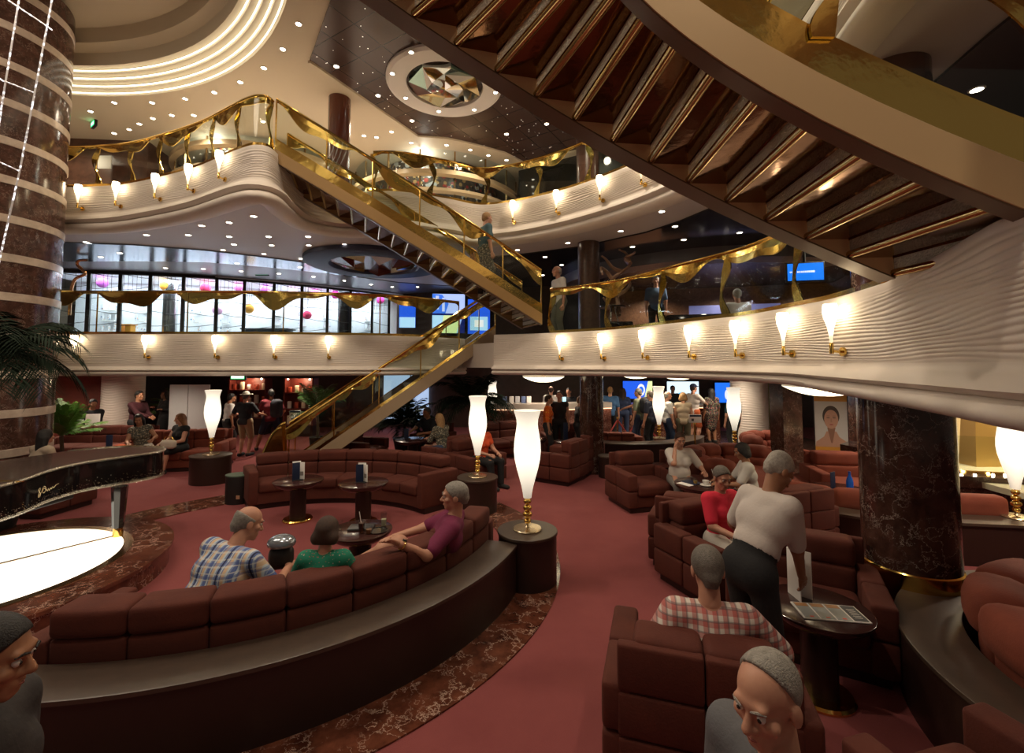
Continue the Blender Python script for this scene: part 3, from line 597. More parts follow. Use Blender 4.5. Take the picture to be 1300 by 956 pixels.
# glittering crystal strip set in the risers
def crystal():
    m = mat('crystal_strip', (.88, .86, .82), .12, .25); nt = m.node_tree; b = nt.nodes['Principled BSDF']; tc = nd(nt, 'ShaderNodeTexCoord')
    vo = nd(nt, 'ShaderNodeTexVoronoi', Scale=60.0); nt.links.new(tc.outputs['Object'], vo.inputs['Vector'])
    bp = nd(nt, 'ShaderNodeBump', Strength=1.0, Distance=.05); nt.links.new(vo.outputs['Distance'], bp.inputs['Height']); nt.links.new(bp.outputs[0], b.inputs['Normal'])
    tr = nd(nt, 'ShaderNodeBsdfTranslucent'); tr.inputs[0].default_value = (.85, .82, .76, 1); nt.links.new(bp.outputs[0], tr.inputs['Normal']); tp = nd(nt, 'ShaderNodeBsdfTransparent'); m1 = nd(nt, 'ShaderNodeMixShader'); m1.inputs[0].default_value = .35; m2 = nd(nt, 'ShaderNodeMixShader'); m2.inputs[0].default_value = .6
    nt.links.new(tr.outputs[0], m1.inputs[1]); nt.links.new(tp.outputs[0], m1.inputs[2]); nt.links.new(b.outputs[0], m2.inputs[1]); nt.links.new(m1.outputs[0], m2.inputs[2]); nt.links.new(m2.outputs[0], nt.nodes['Material Output'].inputs[0]); return m
M_CRYS = crystal()
# --- the big staircase overhead on the right
fpx = [(1124, 352), (1085, 330), (1033, 305), (978, 283), (926, 259), (875, 234), (824, 208), (775, 184), (728, 154), (679, 127), (630, 93), (582, 61), (530, 24)]
npx = {2: (1170, 235), 3: (1104, 203), 4: (1029, 162), 5: (965, 125), 9: (785, -4)}
zi = lambda i: 3.48+.15*(i-3)
fi = np.array([PZ(x, y, zi(i)) for i, (x, y) in enumerate(fpx)]); ni = {i: PZ(x, y, zi(i)) for i, (x, y) in npx.items()}
cx = np.polyfit(range(13), fi[:, 0], 2); cy = np.polyfit(range(13), fi[:, 1], 2); ks = sorted(ni); nx_ = np.polyfit(ks, [ni[k][0] for k in ks], 2); ny_ = np.polyfit(ks, [ni[k][1] for k in ks], 1)
def lin(c, i, i1=13):                     # polynomial inside the visible run, straight beyond
    if i <= i1: return np.polyval(c, i)
    return np.polyval(c, i1)+(i-i1)*(np.polyval(c, i1)-np.polyval(c, i1-1))
IDX = range(0, 17)
FR = np.array([(lin(cx, i), lin(cy, i), zi(i)) for i in IDX]); NR = np.array([(lin(nx_, i, 9), lin(ny_, i, 9), zi(i)) for i in IDX])
st, bN, bF = stair('staircase', 'large tan and brass staircase crossing overhead at upper right, seen from below', NR, FR, .15, 1, seed=1)
balustrade('gold railing on the near side of the overhead staircase', bN, .78, 1.62, 's', 1.0, strip=.03, wave=.16)
balustrade('gold railing on the far side of the overhead staircase', bF, .95, 1.5, 's', 2.0, strip=.05)
# --- staircase on the left from the upper balcony down to the middle gallery
A0 = PD(350, 207, 7.72); B0 = PD(686, 412, 9.25); ns = 19; tt = np.linspace(0, 1, ns+1)[:, None]
NL = B0+(A0-B0)*tt; NL[:, 1] -= .18*np.sin(PI*tt[:, 0]); dl_ = (A0-B0)[:2]; dl_ /= np.linalg.norm(dl_); pn = np.array([dl_[1], -dl_[0]])
if pn[1] < 0: pn = -pn
FL = NL.copy(); FL[:, :2] += pn*1.06
st2, bN2, bF2 = stair('staircase', 'brass and tan staircase descending from the upper left balcony to the middle gallery', NL, FL, abs(A0[2]-B0[2])/ns, 1, hs=.22, wn=.08, wf=.10, strip=.17, seed=2, matN=M_STRING2)
balustrade('gold railing on the near side of the left staircase', bN2, .72, 1.0, 'thin', .7, strip=.02, wave=.14)
balustrade('gold railing on the far side of the left staircase', bF2, .85, 1.3, 'thin', 2.7, strip=.04, wave=.12)
# --- lower staircase from the lounge to the middle gallery
A1 = np.array([-4.55, 9.25, -.10]); B1 = PD(628, 432, 11.0); ns = 18; tt = np.linspace(0, 1, ns+1)[:, None]
NW = A1+(B1-A1)*tt; d1 = (B1-A1)[:2]; d1 /= np.linalg.norm(d1); pn = np.array([-d1[1], d1[0]]); FW = NW.copy(); FW[:, :2] += pn*1.15
st3, bN3, bF3 = stair('staircase', 'brass sided staircase rising from the lounge floor at centre left to the middle gallery', NW, FW, (B1[2]-A1[2])/ns, -1, hs=.30, wn=.06, wf=.06, strip=.04, glit=False, matN=mat('stringer_taupe', (.42, .31, .20), .4, .15))
def foot(b):                              # the rail curls down to the floor at the foot
    p = b[0]; d = b[3]-b[0]; d /= np.linalg.norm(d); return b
balustrade('gold railing on the near side of the lower staircase', bN3, .82, 1.0, 'thin', .2, strip=.03, wave=.12)
balustrade('gold railing on the far side of the lower staircase', bF3, .86, 1.0, 'thin', 1.9, strip=.03, wave=.12)
for j, (b, lab) in enumerate(((bN3, 'near'), (bF3, 'far'))):
    p = b[0]; dd = np.array([d1[0], d1[1], 0]); s = np.linspace(0, 1, 24)
    top = np.array([p+np.array([0, 0, .84])*(1-q**1.6)+dd*(-.08-.45*math.sin(q*PI/2)) + np.array([0, 0, .02]) for q in s]); top[:, 2] = .06+(p[2]+.86-.06)*(.5+.5*np.cos(s*PI))
    bot = np.array([p+dd*(.02-.05*q) for q in s]); bot[:, 2] = .02
    g = thing('newel_scroll', 'scrolled brass newel panel at the %s side of the lower staircase foot' % lab, 'newel', (p[0], p[1], .0))
    part('scroll_panel', MB().sheet(top, bot, .03), M_BRASS2, g); part('rail_end', MB().tube(top, .03, 8), M_BRASS, g)

# ------------------------------------------------------------------ wall lights
def make_sconce():
    t = thing('wall_light', 'x', 'wall light')          # local: wall is at +y, the room at -y, origin on the wall plate
    part('shade', MB().lathe([(.012, .13), (.014, .17), (.018, .23), (.027, .29), (.042, .34), (.057, .39), (.064, .44), (.062, .48), (.055, .512), (.050, .512), (.052, .47), (.0, .45)], (0, -.11, 0), 16), M_SCONCE, t, 'glowing flute shaped glass')
    b = MB().lathe([(.0, .04), (.018, .04), (.020, .06), (.018, .14), (.014, .145)], (0, -.11, 0), 12); b.tube([(0, -.11, .07), (0, -.05, .06), (0, .0, .06)], .012, 8); part('bracket', b, M_BRASS, t)
    part('wall_plate', MB().tube([(0, 0, .06), (0, -.02, .06)], .042, 16), M_BRASS, t); return t
SC = make_sconce(); first = [True]
def sconce(path, pxs, z, labs, group, off=0):
    px_ = np.array([px_of((x, y, z))[0] for x, y in path[:, :2]]); T = np.gradient(path[:, :2], axis=0)
    for x, lab in zip(pxs, labs):
        i = int(np.argmin(np.abs(px_-x)+np.where((path[:, 1] < 1) | ((z > 4) & (path[:, 1] < 7.2)), 1e4, 0))); t = T[i]/np.linalg.norm(T[i]); n = np.array([-t[1], t[0]])
        rz = math.atan2(n[1], n[0])-PI/2; loc = (path[i][0]-n[0]*off, path[i][1]-n[1]*off, z)
        if first[0]: o = SC; o.location = loc; o.rotation_euler = (0, 0, rz); first[0] = False
        else: o = dup(SC, loc, rz)
        o['label'] = lab; o['group'] = group
ordn = ['nearest the marble pillar', 'second from the marble pillar', 'third from the marble pillar', 'fourth from the marble pillar', 'fifth from the marble pillar']
sconce(LEFT6, [101, 191, 277, 351, 419], 2.46, ['gold wall light on the left middle parapet, '+o for o in ordn], 'wall lights on the left middle gallery', .018)
o7 = ['first', 'second', 'third', 'fourth', 'fifth', 'sixth', 'last']
sconce(RIGHT6, [713, 767, 823, 881, 943, 1007, 1075], 2.42, ['gold wall light on the right middle parapet, %s of seven from the staircase foot' % o for o in o7], 'wall lights on the right middle gallery', .018)
sconce(UP7[:k7], [-3, 106, 154, 206, 247, 287], 5.46, ['gold wall light on the upper left balcony, '+o for o in ('partly behind the marble pillar', 'first right of the marble pillar', 'second right of the marble pillar', 'third right of the marble pillar', 'fourth right of the marble pillar', 'closest to the rounded corner')], 'wall lights on the upper left balcony', .018)
sconce(UP7[k8:], [652, 709, 765, 822], 5.44, ['gold wall light on the upper centre balcony, '+o for o in ('first beyond the left staircase', 'second beyond the left staircase', 'third beyond the left staircase', 'half hidden by the overhead staircase')], 'wall lights on the upper centre balcony', .018)

# ------------------------------------------------------------------ downlights in the ceilings
def downlight(z, pts, where, r=.045):
    proto = None
    for x, y in pts:
        p = PZ(x, y, z)
        if proto is None:
            proto = thing('downlight', 'small round downlight '+where, 'downlight', (p[0], p[1], z), 0, 'downlights '+where)
            part('bezel', MB().lathe([(r*1.35, z), (r*1.35, z-.008), (r, z-.012), (r, z)], (p[0], p[1], 0), 16), M_WHITE, proto)
            part('lens', MB().lathe([(r, z-.002), (r*.9, z-.010), (.0, z-.014)], (p[0], p[1], 0), 14), M_DOWN, proto)
        else: dup(proto, (p[0], p[1], z))
downlight(C7, [(20, 134), (115, 141), (145, 130), (145, 169), (164, 164), (177, 157), (194, 150), (193, 130), (218, 146), (235, 125), (246, 146), (272, 117), (305, 104), (335, 86), (359, 62), (379, 30), (334, 154), (462, 172), (478, 174), (497, 167), (522, 181), (567, 184), (597, 190), (620, 197), (643, 203), (23, 164)], 'in the pale upper ceiling')
downlight(C7-.03, [(427, 84), (480, 121), (523, 153), (643, 170), (694, 157)], 'in the dark tiled upper ceiling')
downlight(C7-.125, [(522, 66), (498, 93), (515, 124), (557, 141), (602, 139), (629, 117)], 'round the mirror roundel', .04)
downlight(C6, [(109, 307), (186, 298), (239, 298), (256, 286), (291, 282), (291, 300), (297, 310), (322, 274), (341, 300), (345, 311), (283, 317), (335, 322), (391, 300), (392, 311), (382, 328), (440, 300), (438, 310), (657, 317), (721, 308), (788, 293), (840, 268)], 'in the pale middle gallery ceiling', .05)
downlight(C6-.03, [(301, 334), (128, 326), (152, 321), (381, 339), (692, 326), (713, 336), (731, 345), (689, 349), (803, 313), (828, 346), (857, 287), (939, 295), (868, 304), (1240, 113)], 'in the dark middle gallery ceiling', .05)
downlight(C6-.02, [(210, 340), (258, 341), (306, 344), (354, 347), (398, 351), (437, 356), (471, 361), (498, 364), (530, 364)], 'in the grey soffit over the lit shop', .05)

# ------------------------------------------------------------------ lit shop on the left of the middle gallery
sf = thing('lit_shop', 'long glazed shop front with dark mullions, brightly lit inside, behind the left railing', 'shop front', (SF[0][0], SF[0][1], Z6))
part('head_rail', MB().sweep(SF, [(.05, C6-.12), (.05, C6-.03), (-.05, C6-.03), (-.05, C6-.12)]), M_BLACKM, sf)
part('sill_rail', MB().sweep(SF, [(.05, Z6), (.05, Z6+.08), (-.05, Z6+.08), (-.05, Z6)]), M_BLACKM, sf)
mul = [60, 112, 151, 192, 233, 272, 309, 346, 381, 415, 446, 471, 493]
spx = np.array([px_of((x, y, 4))[0] for x, y in SF]); mi = [int(np.argmin(np.abs(spx-m))) for m in mul]
for i in mi: part('mullion', MB().box((*SF[i], (Z6+C6)/2), (.09, .09, C6-Z6-.1), .35), M_BLACKM, sf)
for a, b in zip(mi[:-1], mi[1:]):
    part('glass_pane', MB().sweep(SF[a:b+1], [(.008, Z6+.08), (.008, C6-.12), (-.008, C6-.12), (-.008, Z6+.08)]), M_PANE, sf)
    g = MB(); s = np.linspace(0, 1, b-a+1)
    for k in range(6): g.tube(np.column_stack([SF[a:b+1]-(0, .03), Z6+.35+.35*k+.05*np.sin(s*PI+k)*(-1)**k]), .008, 4)
    for k in range(1, 6): q = SF[a+int((b-a)*k/6)]; g.tube([(q[0], q[1]-.03, Z6+1.55), (q[0], q[1]-.03, C6-.12)], .006, 4)
    part('wire_screen', g, M_BLACKM, sf)
SB = SF+np.array([-.25, 1.9])
struct('wall_shop_back', MB().sweep(SB, [(0, Z6), (0, C6), (.1, C6), (.1, Z6)]), mat('shop_white', (.85, .87, .90), .5))
struct('floor_shop', MB().sweep(SF+np.array([-.1, 1.0]), [(1.1, Z6+.002), (1.1, Z6+.02), (-1.0, Z6+.02), (-1.0, Z6+.002)]), mat('shop_floor', (.7, .72, .74), .2))
struct('ceiling_shop', MB().sweep(SF+np.array([-.1, 1.0]), [(1.1, C6-.06), (1.1, C6-.03), (-1.0, C6-.03), (-1.0, C6-.06)]), mat('shop_white', (.85, .87, .90), .5))
M_GOODS = spots('shop_goods', (.75, .77, .80), [(.12, .20, .35), (.75, .30, .10), (.6, .62, .65)], 9, .22)
for k, (a, b) in enumerate(zip(mi[:-1], mi[1:])):
    P = SB[a+3:b-2]-np.array([0, .25])
    if len(P) < 3: continue
    t = thing('display_shelf', 'white lit display shelves with small goods in shop bay %s' % ['beside the marble pillar', 'with orange stand', 'third from the pillar', 'fourth from the pillar', 'fifth from the pillar', 'left of the dark desk', 'behind the dark desk', 'right of the dark desk', 'with pink lantern below', 'fourth from the shop corner', 'third from the shop corner', 'at the shop corner'][k], 'shelf', (*P[len(P)//2], Z6), 0, 'display shelves in the lit shop')
    for j in range(4):
        z = Z6+.25+.33*j; part('shelf_board', MB().sweep(P, [(.2, z), (.2, z+.03), (-.12, z+.03), (-.12, z)]), M_WHITE, t)
        g = MB(); s = 0
        Q = resample(P, .16)
        for q in Q:
            w = RNG.uniform(.05, .10); hh = RNG.uniform(.1, .24)
            if RNG.random() < .8: g.rbox((q[0], q[1]-.03, z+.03+hh/2), (w, .08, hh), .015)
        if g.v: o = part('goods', g, M_GOODS, t); o['kind'] = 'stuff'
for k in range(6):
    i = mi[2*k]+6; q = SF[min(i, len(SF)-1)]
    area('shop_ceiling_lamp', (q[0]-.1, q[1]+.9, C6-.09), 1.5, 60, (.92, .96, 1.0))
lant = {'purple': (.45, .10, .45), 'orange': (.95, .42, .05), 'red pink': (.85, .04, .15), 'pink': (.90, .20, .55), 'magenta': (.75, .02, .30), 'pale pink': (.9, .5, .75)}
for x, y, c, wh in [(130, 359, 'purple', 'beside the marble pillar'), (210, 363, 'orange', 'above the railing in the third bay'), (261, 366, 'red pink', 'above the railing left of centre'), (303, 364, 'pink', 'left of the exit sign'), (337, 368, 'purple', 'under the exit sign'), (372, 370, 'pale pink', 'right of the exit sign'), (400, 371, 'pink', 'second from the round column in the shop'), (426, 374, 'magenta', 'large and low near the shop corner'), (457, 377, 'purple', 'second from the shop corner'), (483, 381, 'magenta', 'at the shop corner'), (276, 394, 'pale pink', 'hanging below the railing wave'), (316, 392, 'orange', 'hanging below the railing by the desk'), (390, 400, 'red pink', 'hanging low right of the desk')]:
    i = int(np.argmin(np.abs(spx-x))); d = SF[i][1]+.7; p = PD(x, y, d); t = thing('paper_lantern', '%s round paper lantern in the lit shop, %s' % (c, wh), 'lantern', tuple(p-(0, 0, .14)), 0, 'paper lanterns in the lit shop')
    part('globe', MB().ball(p, .15, 16, 10), mat('lantern_'+c.replace(' ', '_'), lant[c], .7), t); part('cord', MB().cyl(p+(0, 0, .14), (p[0], p[1], C6-.06), .005, n=5), M_BLACKM, t)
p = PD(341, 412, 15.4); t = thing('shop_desk', 'dark blue shop desk seen through the middle bays of the lit shop', 'desk', (p[0], p[1], Z6+.02))
part('front', MB().rbox((p[0], p[1], Z6+.36), (1.45, .5, .68), .03), mat('desk_navy', (.02, .035, .055), .4), t); part('top', MB().rbox((p[0], p[1], Z6+.72), (1.6, .6, .05), .02), M_BLACKM, t)
p = PD(160, 408, 13.7)
for dx, lab in ((-.12, 'left of a pair'), (.14, 'right of a pair')): solo('display_stand', MB().rbox((p[0]+dx, p[1], Z6+.37), (.17, .2, .7), .02).rbox((p[0]+dx, p[1], Z6+.73), (.22, .24, .03), .01), mat('orange_stand', (.8, .35, .03), .5), 'orange display stand in the second shop bay, '+lab, 'display stand')
p = PD(437, 395, 16.4); struct('pillar_shop', MB().lathe([(.22, Z6), (.22, C6)], (p[0], p[1], 0), 24), M_BLACK)
p = PD(216, 395, 14.2); struct('pillar_shop_left', MB().lathe([(.2, Z6), (.2, C6)], (p[0], p[1], 0), 24), M_STEEL)

# ------------------------------------------------------------------ screens and signs
def screen(label, c, w, h, rz, cells, kind='screen', sides=.035, name='screen'):
    """cells: list of (x0,x1,y0,y1 as fractions, colour, strength) laid on the panel's face (towards -y before turning)"""
    t = thing(name, label, kind, tuple(c), rz, local=True)
    part('casing', MB().rbox((0, .03, 0), (w+.05, .06, h+.05), .012), M_BLACKM, t)
    for k, (shape, col, s) in enumerate(cells):
        poly = [((x-.5)*w, (y-.5)*h) for x, y in shape]; n = len(poly); e = -.004-.002*k
        V = [(x, e, y) for x, y in poly]+[(x, .002, y) for x, y in poly]
        part('display' if k == 0 else 'picture', MB().add(V, [tuple(range(n)), tuple(range(2*n-1, n-1, -1))]+[(i, i+n, (i+1) % n+n, (i+1) % n) for i in range(n)]), emit('screen_%.2f_%.2f_%.2f_%.1f' % (*col, s), col, s), t)
    return t
R_ = lambda a, b, c, d: [(a, c), (b, c), (b, d), (a, d)]
BLUE, NAV, CY, YE = (.02, .12, .85), (.01, .03, .25), (.45, .75, 1), (.85, .95, .45)
def at_px(x0, x1, y0, y1, d): 
    c = PD((x0+x1)/2, (y0+y1)/2, d); return c, (x1-x0)/FOC*d, (y1-y0)/FOC*d
c, w, h = at_px(507, 527.5, 376, 416, 16.9)
screen('tall blue digital sign on the brown gallery wall beside the shop corner', c, w, h, .1, [(R_(0, 1, 0, 1), BLUE, .9), (R_(0.02, .98, 0, .33), CY, 1.0), (R_(.15, .35, .88, .93), (1, 1, 1), .9), (R_(.15, .6, .76, .79), (1, 1, 1), .8), (R_(.85, .93, .88, .94), (1, 1, 1), .8)])
c, w, h = at_px(549, 590, 373, 423, 16.2)
screen('large bright video wall on the brown gallery wall behind the stairs', c, w, h, .1, [(R_(0, 1, 0, 1), (.45, .58, 1), 1.0), ([(0, .5), (.4, .5), (.5, .75), (.3, .98), (0, 1)], (.05, .20, .9), .9), (R_(.1, .2, .6, .95), (.6, .7, 1), .9), (R_(.3, .38, .55, .9), (.6, .7, 1), .9), (R_(0, 1, .45, .50), NAV, .4), (R_(0, .8, 0, .45), CY, 1.), ([(.25, 0), (.75, 0), (.88, .45), (.35, .45)], YE, 1.), ([(.78, 0), (1, 0), (1, .45), (.95, .45)], NAV, .5)])
c, w, h = at_px(594, 622, 380, 424, 15.8)
screen('blue screen partly behind the foot of the left staircase', c, w, h, .1, [(R_(0, 1, 0, 1), BLUE, .9), (R_(.1, .9, .1, .5), CY, .9), (R_(.3, .7, .2, .4), (1, 1, 1), .9)])
a = np.linspace(0, 2*PI, 25)[:-1]; ring_o = [(.62+.13*math.cos(t), .5+.34*math.sin(t)) for t in a]; ring_i = [(.62+.085*math.cos(t), .5+.2*math.sin(t)) for t in a]
c, w, h = at_px(791, 828, 484, 506, 17.42)
screen('blue screen with a white ring behind the reception desk', c, w, h, 0, [(R_(0, 1, 0, 1), BLUE, 1.0), (ring_o, (1, 1, 1), 1.0), (ring_i, (.02, .16, .9), 1.), ([(.72, 0), (1, 0), (1, 1), (.86, 1)], YE, 1.0)])
c, w, h = at_px(847, 887, 484.5, 508, 17.42)
screen('pale screen with blue waves behind the reception desk', c, w, h, 0, [(R_(0, 1, 0, 1), (.75, .92, 1), 1.1), ([(0, .2), (.1, .35), (.25, .25), (.4, .42), (.6, .3), (.8, .4), (1, .25), (1, 0), (0, 0)], (.10, .45, .8), .9), ([(0, .08), (.3, .15), (.5, .05), (1, .12), (1, 0), (0, 0)], (.9, .97, 1), 1.)])
c, w, h = at_px(908, 938, 486, 511, 17.42)
screen('blue screen partly behind the ribbed pillar', c, w, h, 0, [(R_(0, 1, 0, 1), (.02, .18, .95), 1.0), ([(.5+.1*math.cos(t), .4+.25*math.sin(t)) for t in a], (.9, .95, 1), .9)])
c, w, h = at_px(1002, 1043, 334, 356, 8.2)
tvs = screen('blue television screen seen through the right gallery railing', c, w, h, -.25, [(R_(0, 1, 0, 1), (.01, .20, .95), 1.1)]+[(R_(.27+.055*k, .27+.055*k+.035, .45, .55), (1, 1, 1), 1.) for k in range(9)]+[(R_(.06, .12, .47, .53), (1, 1, 1), .8)])
part('ceiling_mount', MB().cyl((0, .04, h/2), (0, .04, C6-c[2]), .025), M_BLACKM, tvs)
c, w, h = at_px(293, 310.5, 476, 481, 12.0)
ex1 = screen('bright green edged exit sign under the left gallery', c, w, h+.02, 0, [(R_(0, 1, 0, 1), (.05, .55, .18), 1.0), (R_(.04, .96, .18, .86), (.8, 1, .8), 1.6)], 'exit sign', name='exit_sign')
part('ceiling_mount', MB().box((0, .03, h/2+(2.30-c[2]-h/2)/2), (.05, .03, 2.30-c[2]-h/2)), M_BLACKM, ex1)
c, w, h = at_px(325, 340, 343.5, 349, 13.6)
screen('green exit sign on the soffit over the lit shop', c, w, h, 0, [(R_(0, 1, 0, 1), (.05, .6, .2), 1.2), (R_(.05, .95, .2, .8), (.6, 1, .7), 1.6)], 'exit sign', name='exit_sign')
c, w, h = at_px(111, 124, 152, 162, 10.6)
screen('green exit sign on the upper left ceiling beside the marble pillar', c, w, h*.6, -.6, [(R_(0, 1, 0, 1), (.05, .8, .25), 2.0), (R_(.1, .9, .25, .75), (.6, 1, .7), 2.5)], 'exit sign', name='exit_sign')
p = PD(133, 206, 11.3); solo('notice_board', MB().rbox(p, (.34, .03, .34), .01), M_PAPER, 'white notice board on the brown upper left wall', 'notice')
# security camera under the upper ceiling
p = PD(155, 156, 10.9); t = thing('ceiling_camera', 'small black security camera under the pale upper left ceiling', 'camera', tuple(p)); part('stem', MB().cyl((p[0], p[1], C7), p, .02), M_BLACKM, t); part('body', MB().rbox(p, (.16, .1, .1), .03, .4), M_BLACKM, t)
# letters on the red wall
cu = bpy.data.curves.new('wall_lettering', 'FONT'); cu.body = 'business\ncentre'; cu.size = .34; cu.extrude = .012; cu.shear = .2; cu.space_character = 1.25; cu.materials.append(mat('letter_dark', (.012, .006, .005), .4))
fo = bpy.data.objects.new('lettering_source', cu); me = bpy.data.meshes.new_from_object(fo); bpy.data.objects.remove(fo); o = bpy.data.objects.new('wall_lettering', me); COL.objects.link(o); wp = PD(42, 494, 13.0); o.location = (wp[0], wp[1]-.1, wp[2]-.05); o.rotation_euler = (PI/2, 0, math.atan2(3.5, 6.65)); tag(o, 'dark raised words on the red brown wall behind the potted palm', 'lettering')
# hanging string lights on the left
M_BEAD = mat('bead_light', (.8, .8, .85), .3); nt = M_BEAD.node_tree; b_ = nt.nodes['Principled BSDF']; tc = nd(nt, 'ShaderNodeTexCoord'); vo = nd(nt, 'ShaderNodeTexVoronoi', Scale=26.0); nt.links.new(tc.outputs['Object'], vo.inputs['Vector'])
l = nd(nt, 'ShaderNodeMath', operation='LESS_THAN'); nt.links.new(vo.outputs['Distance'], l.inputs[0]); l.inputs[1].default_value = .42; k_ = nd(nt, 'ShaderNodeMath', operation='MULTIPLY'); nt.links.new(l.outputs[0], k_.inputs[0]); k_.inputs[1].default_value = 1.3
b_.inputs['Emission Color'].default_value = (.9, .92, 1, 1); nt.links.new(k_.outputs[0], b_.inputs['Emission Strength'])
t = thing('string_lights', 'net of white beaded string lights hanging in front of the left marble pillar', 'string lights', tuple(PD(20, 330, 5.2)))
for pts in ([(70, -25), (66, 0), (44, 118), (25, 217), (2, 318), (-6, 355)], [(28, -25), (24, 0), (3, 129), (-6, 190)], [(10, 0), (25, 10), (58, 32), (66, 38)], [(-6, 96), (0, 101), (44, 118)], [(-6, 203), (0, 206), (24, 217)]):
    part('light_string', MB().tube(resample(np.array([PD(x, y, 5.2) for x, y in pts]), .1), .009, 6), M_BEAD, t)
# ================================================================== FURNITURE
def amap(c, r0, a0):                       # local (u along arc, v outward, w up) -> space, u measured at radius r0
    def f(P): a = math.radians(a0)+P[:, 0]/r0; r = r0+P[:, 1]; return np.column_stack([c[0]+r*np.cos(a), c[1]+r*np.sin(a), P[:, 2]])
    return f
def acush(mb, c, a0, a1, r0, r1, z0, z1, r=.05, puff=.012, gap=.008):
    rm = (r0+r1)/2; am = (a0+a1)/2; L = math.radians(a1-a0)*rm-gap
    mb.rbox((0, 0, 0), (L, r1-r0, z1-z0), r, fn=lambda P: amap(c, rm, am)(P+np.array([0, 0, (z0+z1)/2])), n=(max(4, int(L/.12)), 3, 3), puff=puff); return mb
def arc_sofa(label, c, rf, rb, a0, a1, n, m=None, arms=(1, 1), ztop=.80, group=None):
    m = m or M_VELVET; t = thing('curved_sofa', label, 'sofa', (c[0]+(rf+rb)/2*math.cos(math.radians((a0+a1)/2)), c[1]+(rf+rb)/2*math.sin(math.radians((a0+a1)/2)), 0), 0, group)
    e = math.degrees(.17/((rf+rb)/2)); s0 = a0+(e if arms[0] else 0); s1 = a1-(e if arms[1] else 0)
    pts = arc(c, (rf+rb)/2, a0+.3, a1-.3, 60); h = (rb-rf)/2
    part('plinth', MB().sweep(pts, [(h-.06, 0), (h-.06, .10), (-h+.05, .10), (-h+.05, 0)]), M_WOOD, t)
    part('seat_frame', MB().sweep(pts, [(h-.02, .09), (h-.02, .27), (-h+.02, .27), (-h+.02, .09)]), m, t)
    for k in range(n):
        b0 = s0+(s1-s0)*k/n; b1 = s0+(s1-s0)*(k+1)/n
        part('seat_cushion', acush(MB(), c, b0, b1, rf, rb-.26, .26, .43, .035), m, t)
        part('back_cushion', acush(MB(), c, b0, b1, rb-.27, rb-.01, .40, .62, .028, .004), m, t)
        part('head_cushion', acush(MB(), c, b0, b1, rb-.25, rb, .625, ztop, .035, .006), m, t)
    if arms[0]: part('arm', acush(MB(), c, a0, a0+e, rf, rb, .08, .62, .03, 0), m, t)
    if arms[1]: part('arm', acush(MB(), c, a1-e, a1, rf, rb, .08, .62, .03, 0), m, t)
    return t
def box_sofa(label, loc, face, n=1, w=.62, m=None, ztop=.84, group=None, cat=None, depth=.88):
    """boxy lounge chair or sofa; face = direction it looks (plan vector)"""
    m = m or M_VELVET; rz = math.atan2(face[0], -face[1]); t = thing('armchair' if n == 1 else 'sofa', label, cat or ('armchair' if n == 1 else 'sofa'), (loc[0], loc[1], 0), rz, group, True)
    W_ = n*w; d = depth; aw = .17
    part('plinth', MB().rbox((0, 0, .045), (W_+2*aw-.1, d-.1, .09), .01), M_WOOD, t)
    part('seat_frame', MB().rbox((0, 0, .17), (W_+.02, d-.06, .18), .02), m, t)
    for k in range(n):
        x = -W_/2+w*(k+.5)
        part('seat_cushion', MB().rbox((x, -.13, .345), (w-.01, d-.24, .18), .05, n=4, puff=.015), m, t)
        part('back_cushion', MB().rbox((x, d/2-.17, .51), (w-.01, .22, .23), .035, n=4, puff=.006), m, t)
        part('head_cushion', MB().rbox((x, d/2-.155, (ztop+.62)/2), (w-.01, .24, ztop-.62), .04, n=4, puff=.006), m, t)
    g = MB()
    nc = 2 if (cat == 'armchair' or n == 1) else 2*n
    for k in range(nc):
        for z in (.22, .46, .70): g.rbox((-W_/2-aw/2+(W_+aw)*(k+.5)/nc, d/2-.03, z-.01 if z < .7 else (.57+ztop)/2-.01), ((W_+aw)/nc-.006, .07, .235 if z < .7 else ztop-.59), .02)
    part('outer_back', g, m, t)
    for sx in (-1, 1):
        g = MB(); x = sx*(W_/2+aw/2)
        for z0, z1 in ((.08, .34), (.345, .60)):
            for y0, y1 in ((-d/2, 0), (0, d/2)): g.rbox((x, (y0+y1)/2, (z0+z1)/2), (aw, y1-y0-.004, z1-z0), .03, n=2)
        part('arm', g, m, t)
    return t
def ledge(label, c, r0, r1, a0, a1, h=.5, name='ledge_wall'):
    t = thing(name, label, 'ledge', (c[0]+r1*math.cos(math.radians((a0+a1)/2)), c[1]+r1*math.sin(math.radians((a0+a1)/2)), 0))
    pts = arc(c, (r0+r1)/2, a0, a1, 90); w = (r1-r0)/2
    part('panelled_side', MB().sweep(pts, [(w-.01, .0), (w-.01, h-.03), (-w+.01, h-.03), (-w+.01, .0)]), M_WOOD, t)
    part('top', MB().sweep(pts, [(w, h-.03), (w, h-.004), (w-.01, h), (-w+.01, h), (-w, h-.004), (-w, h-.03)]), M_LEDGE, t, 'grey brown wood top')
    return t
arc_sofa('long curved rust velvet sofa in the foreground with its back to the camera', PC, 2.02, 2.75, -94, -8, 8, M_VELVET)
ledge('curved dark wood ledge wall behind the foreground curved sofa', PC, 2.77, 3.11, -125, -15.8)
arc_sofa('curved rust velvet sofa at the far side of the round seating pit', PC, 2.18, 2.92, 46, 127, 7, M_VELVET)
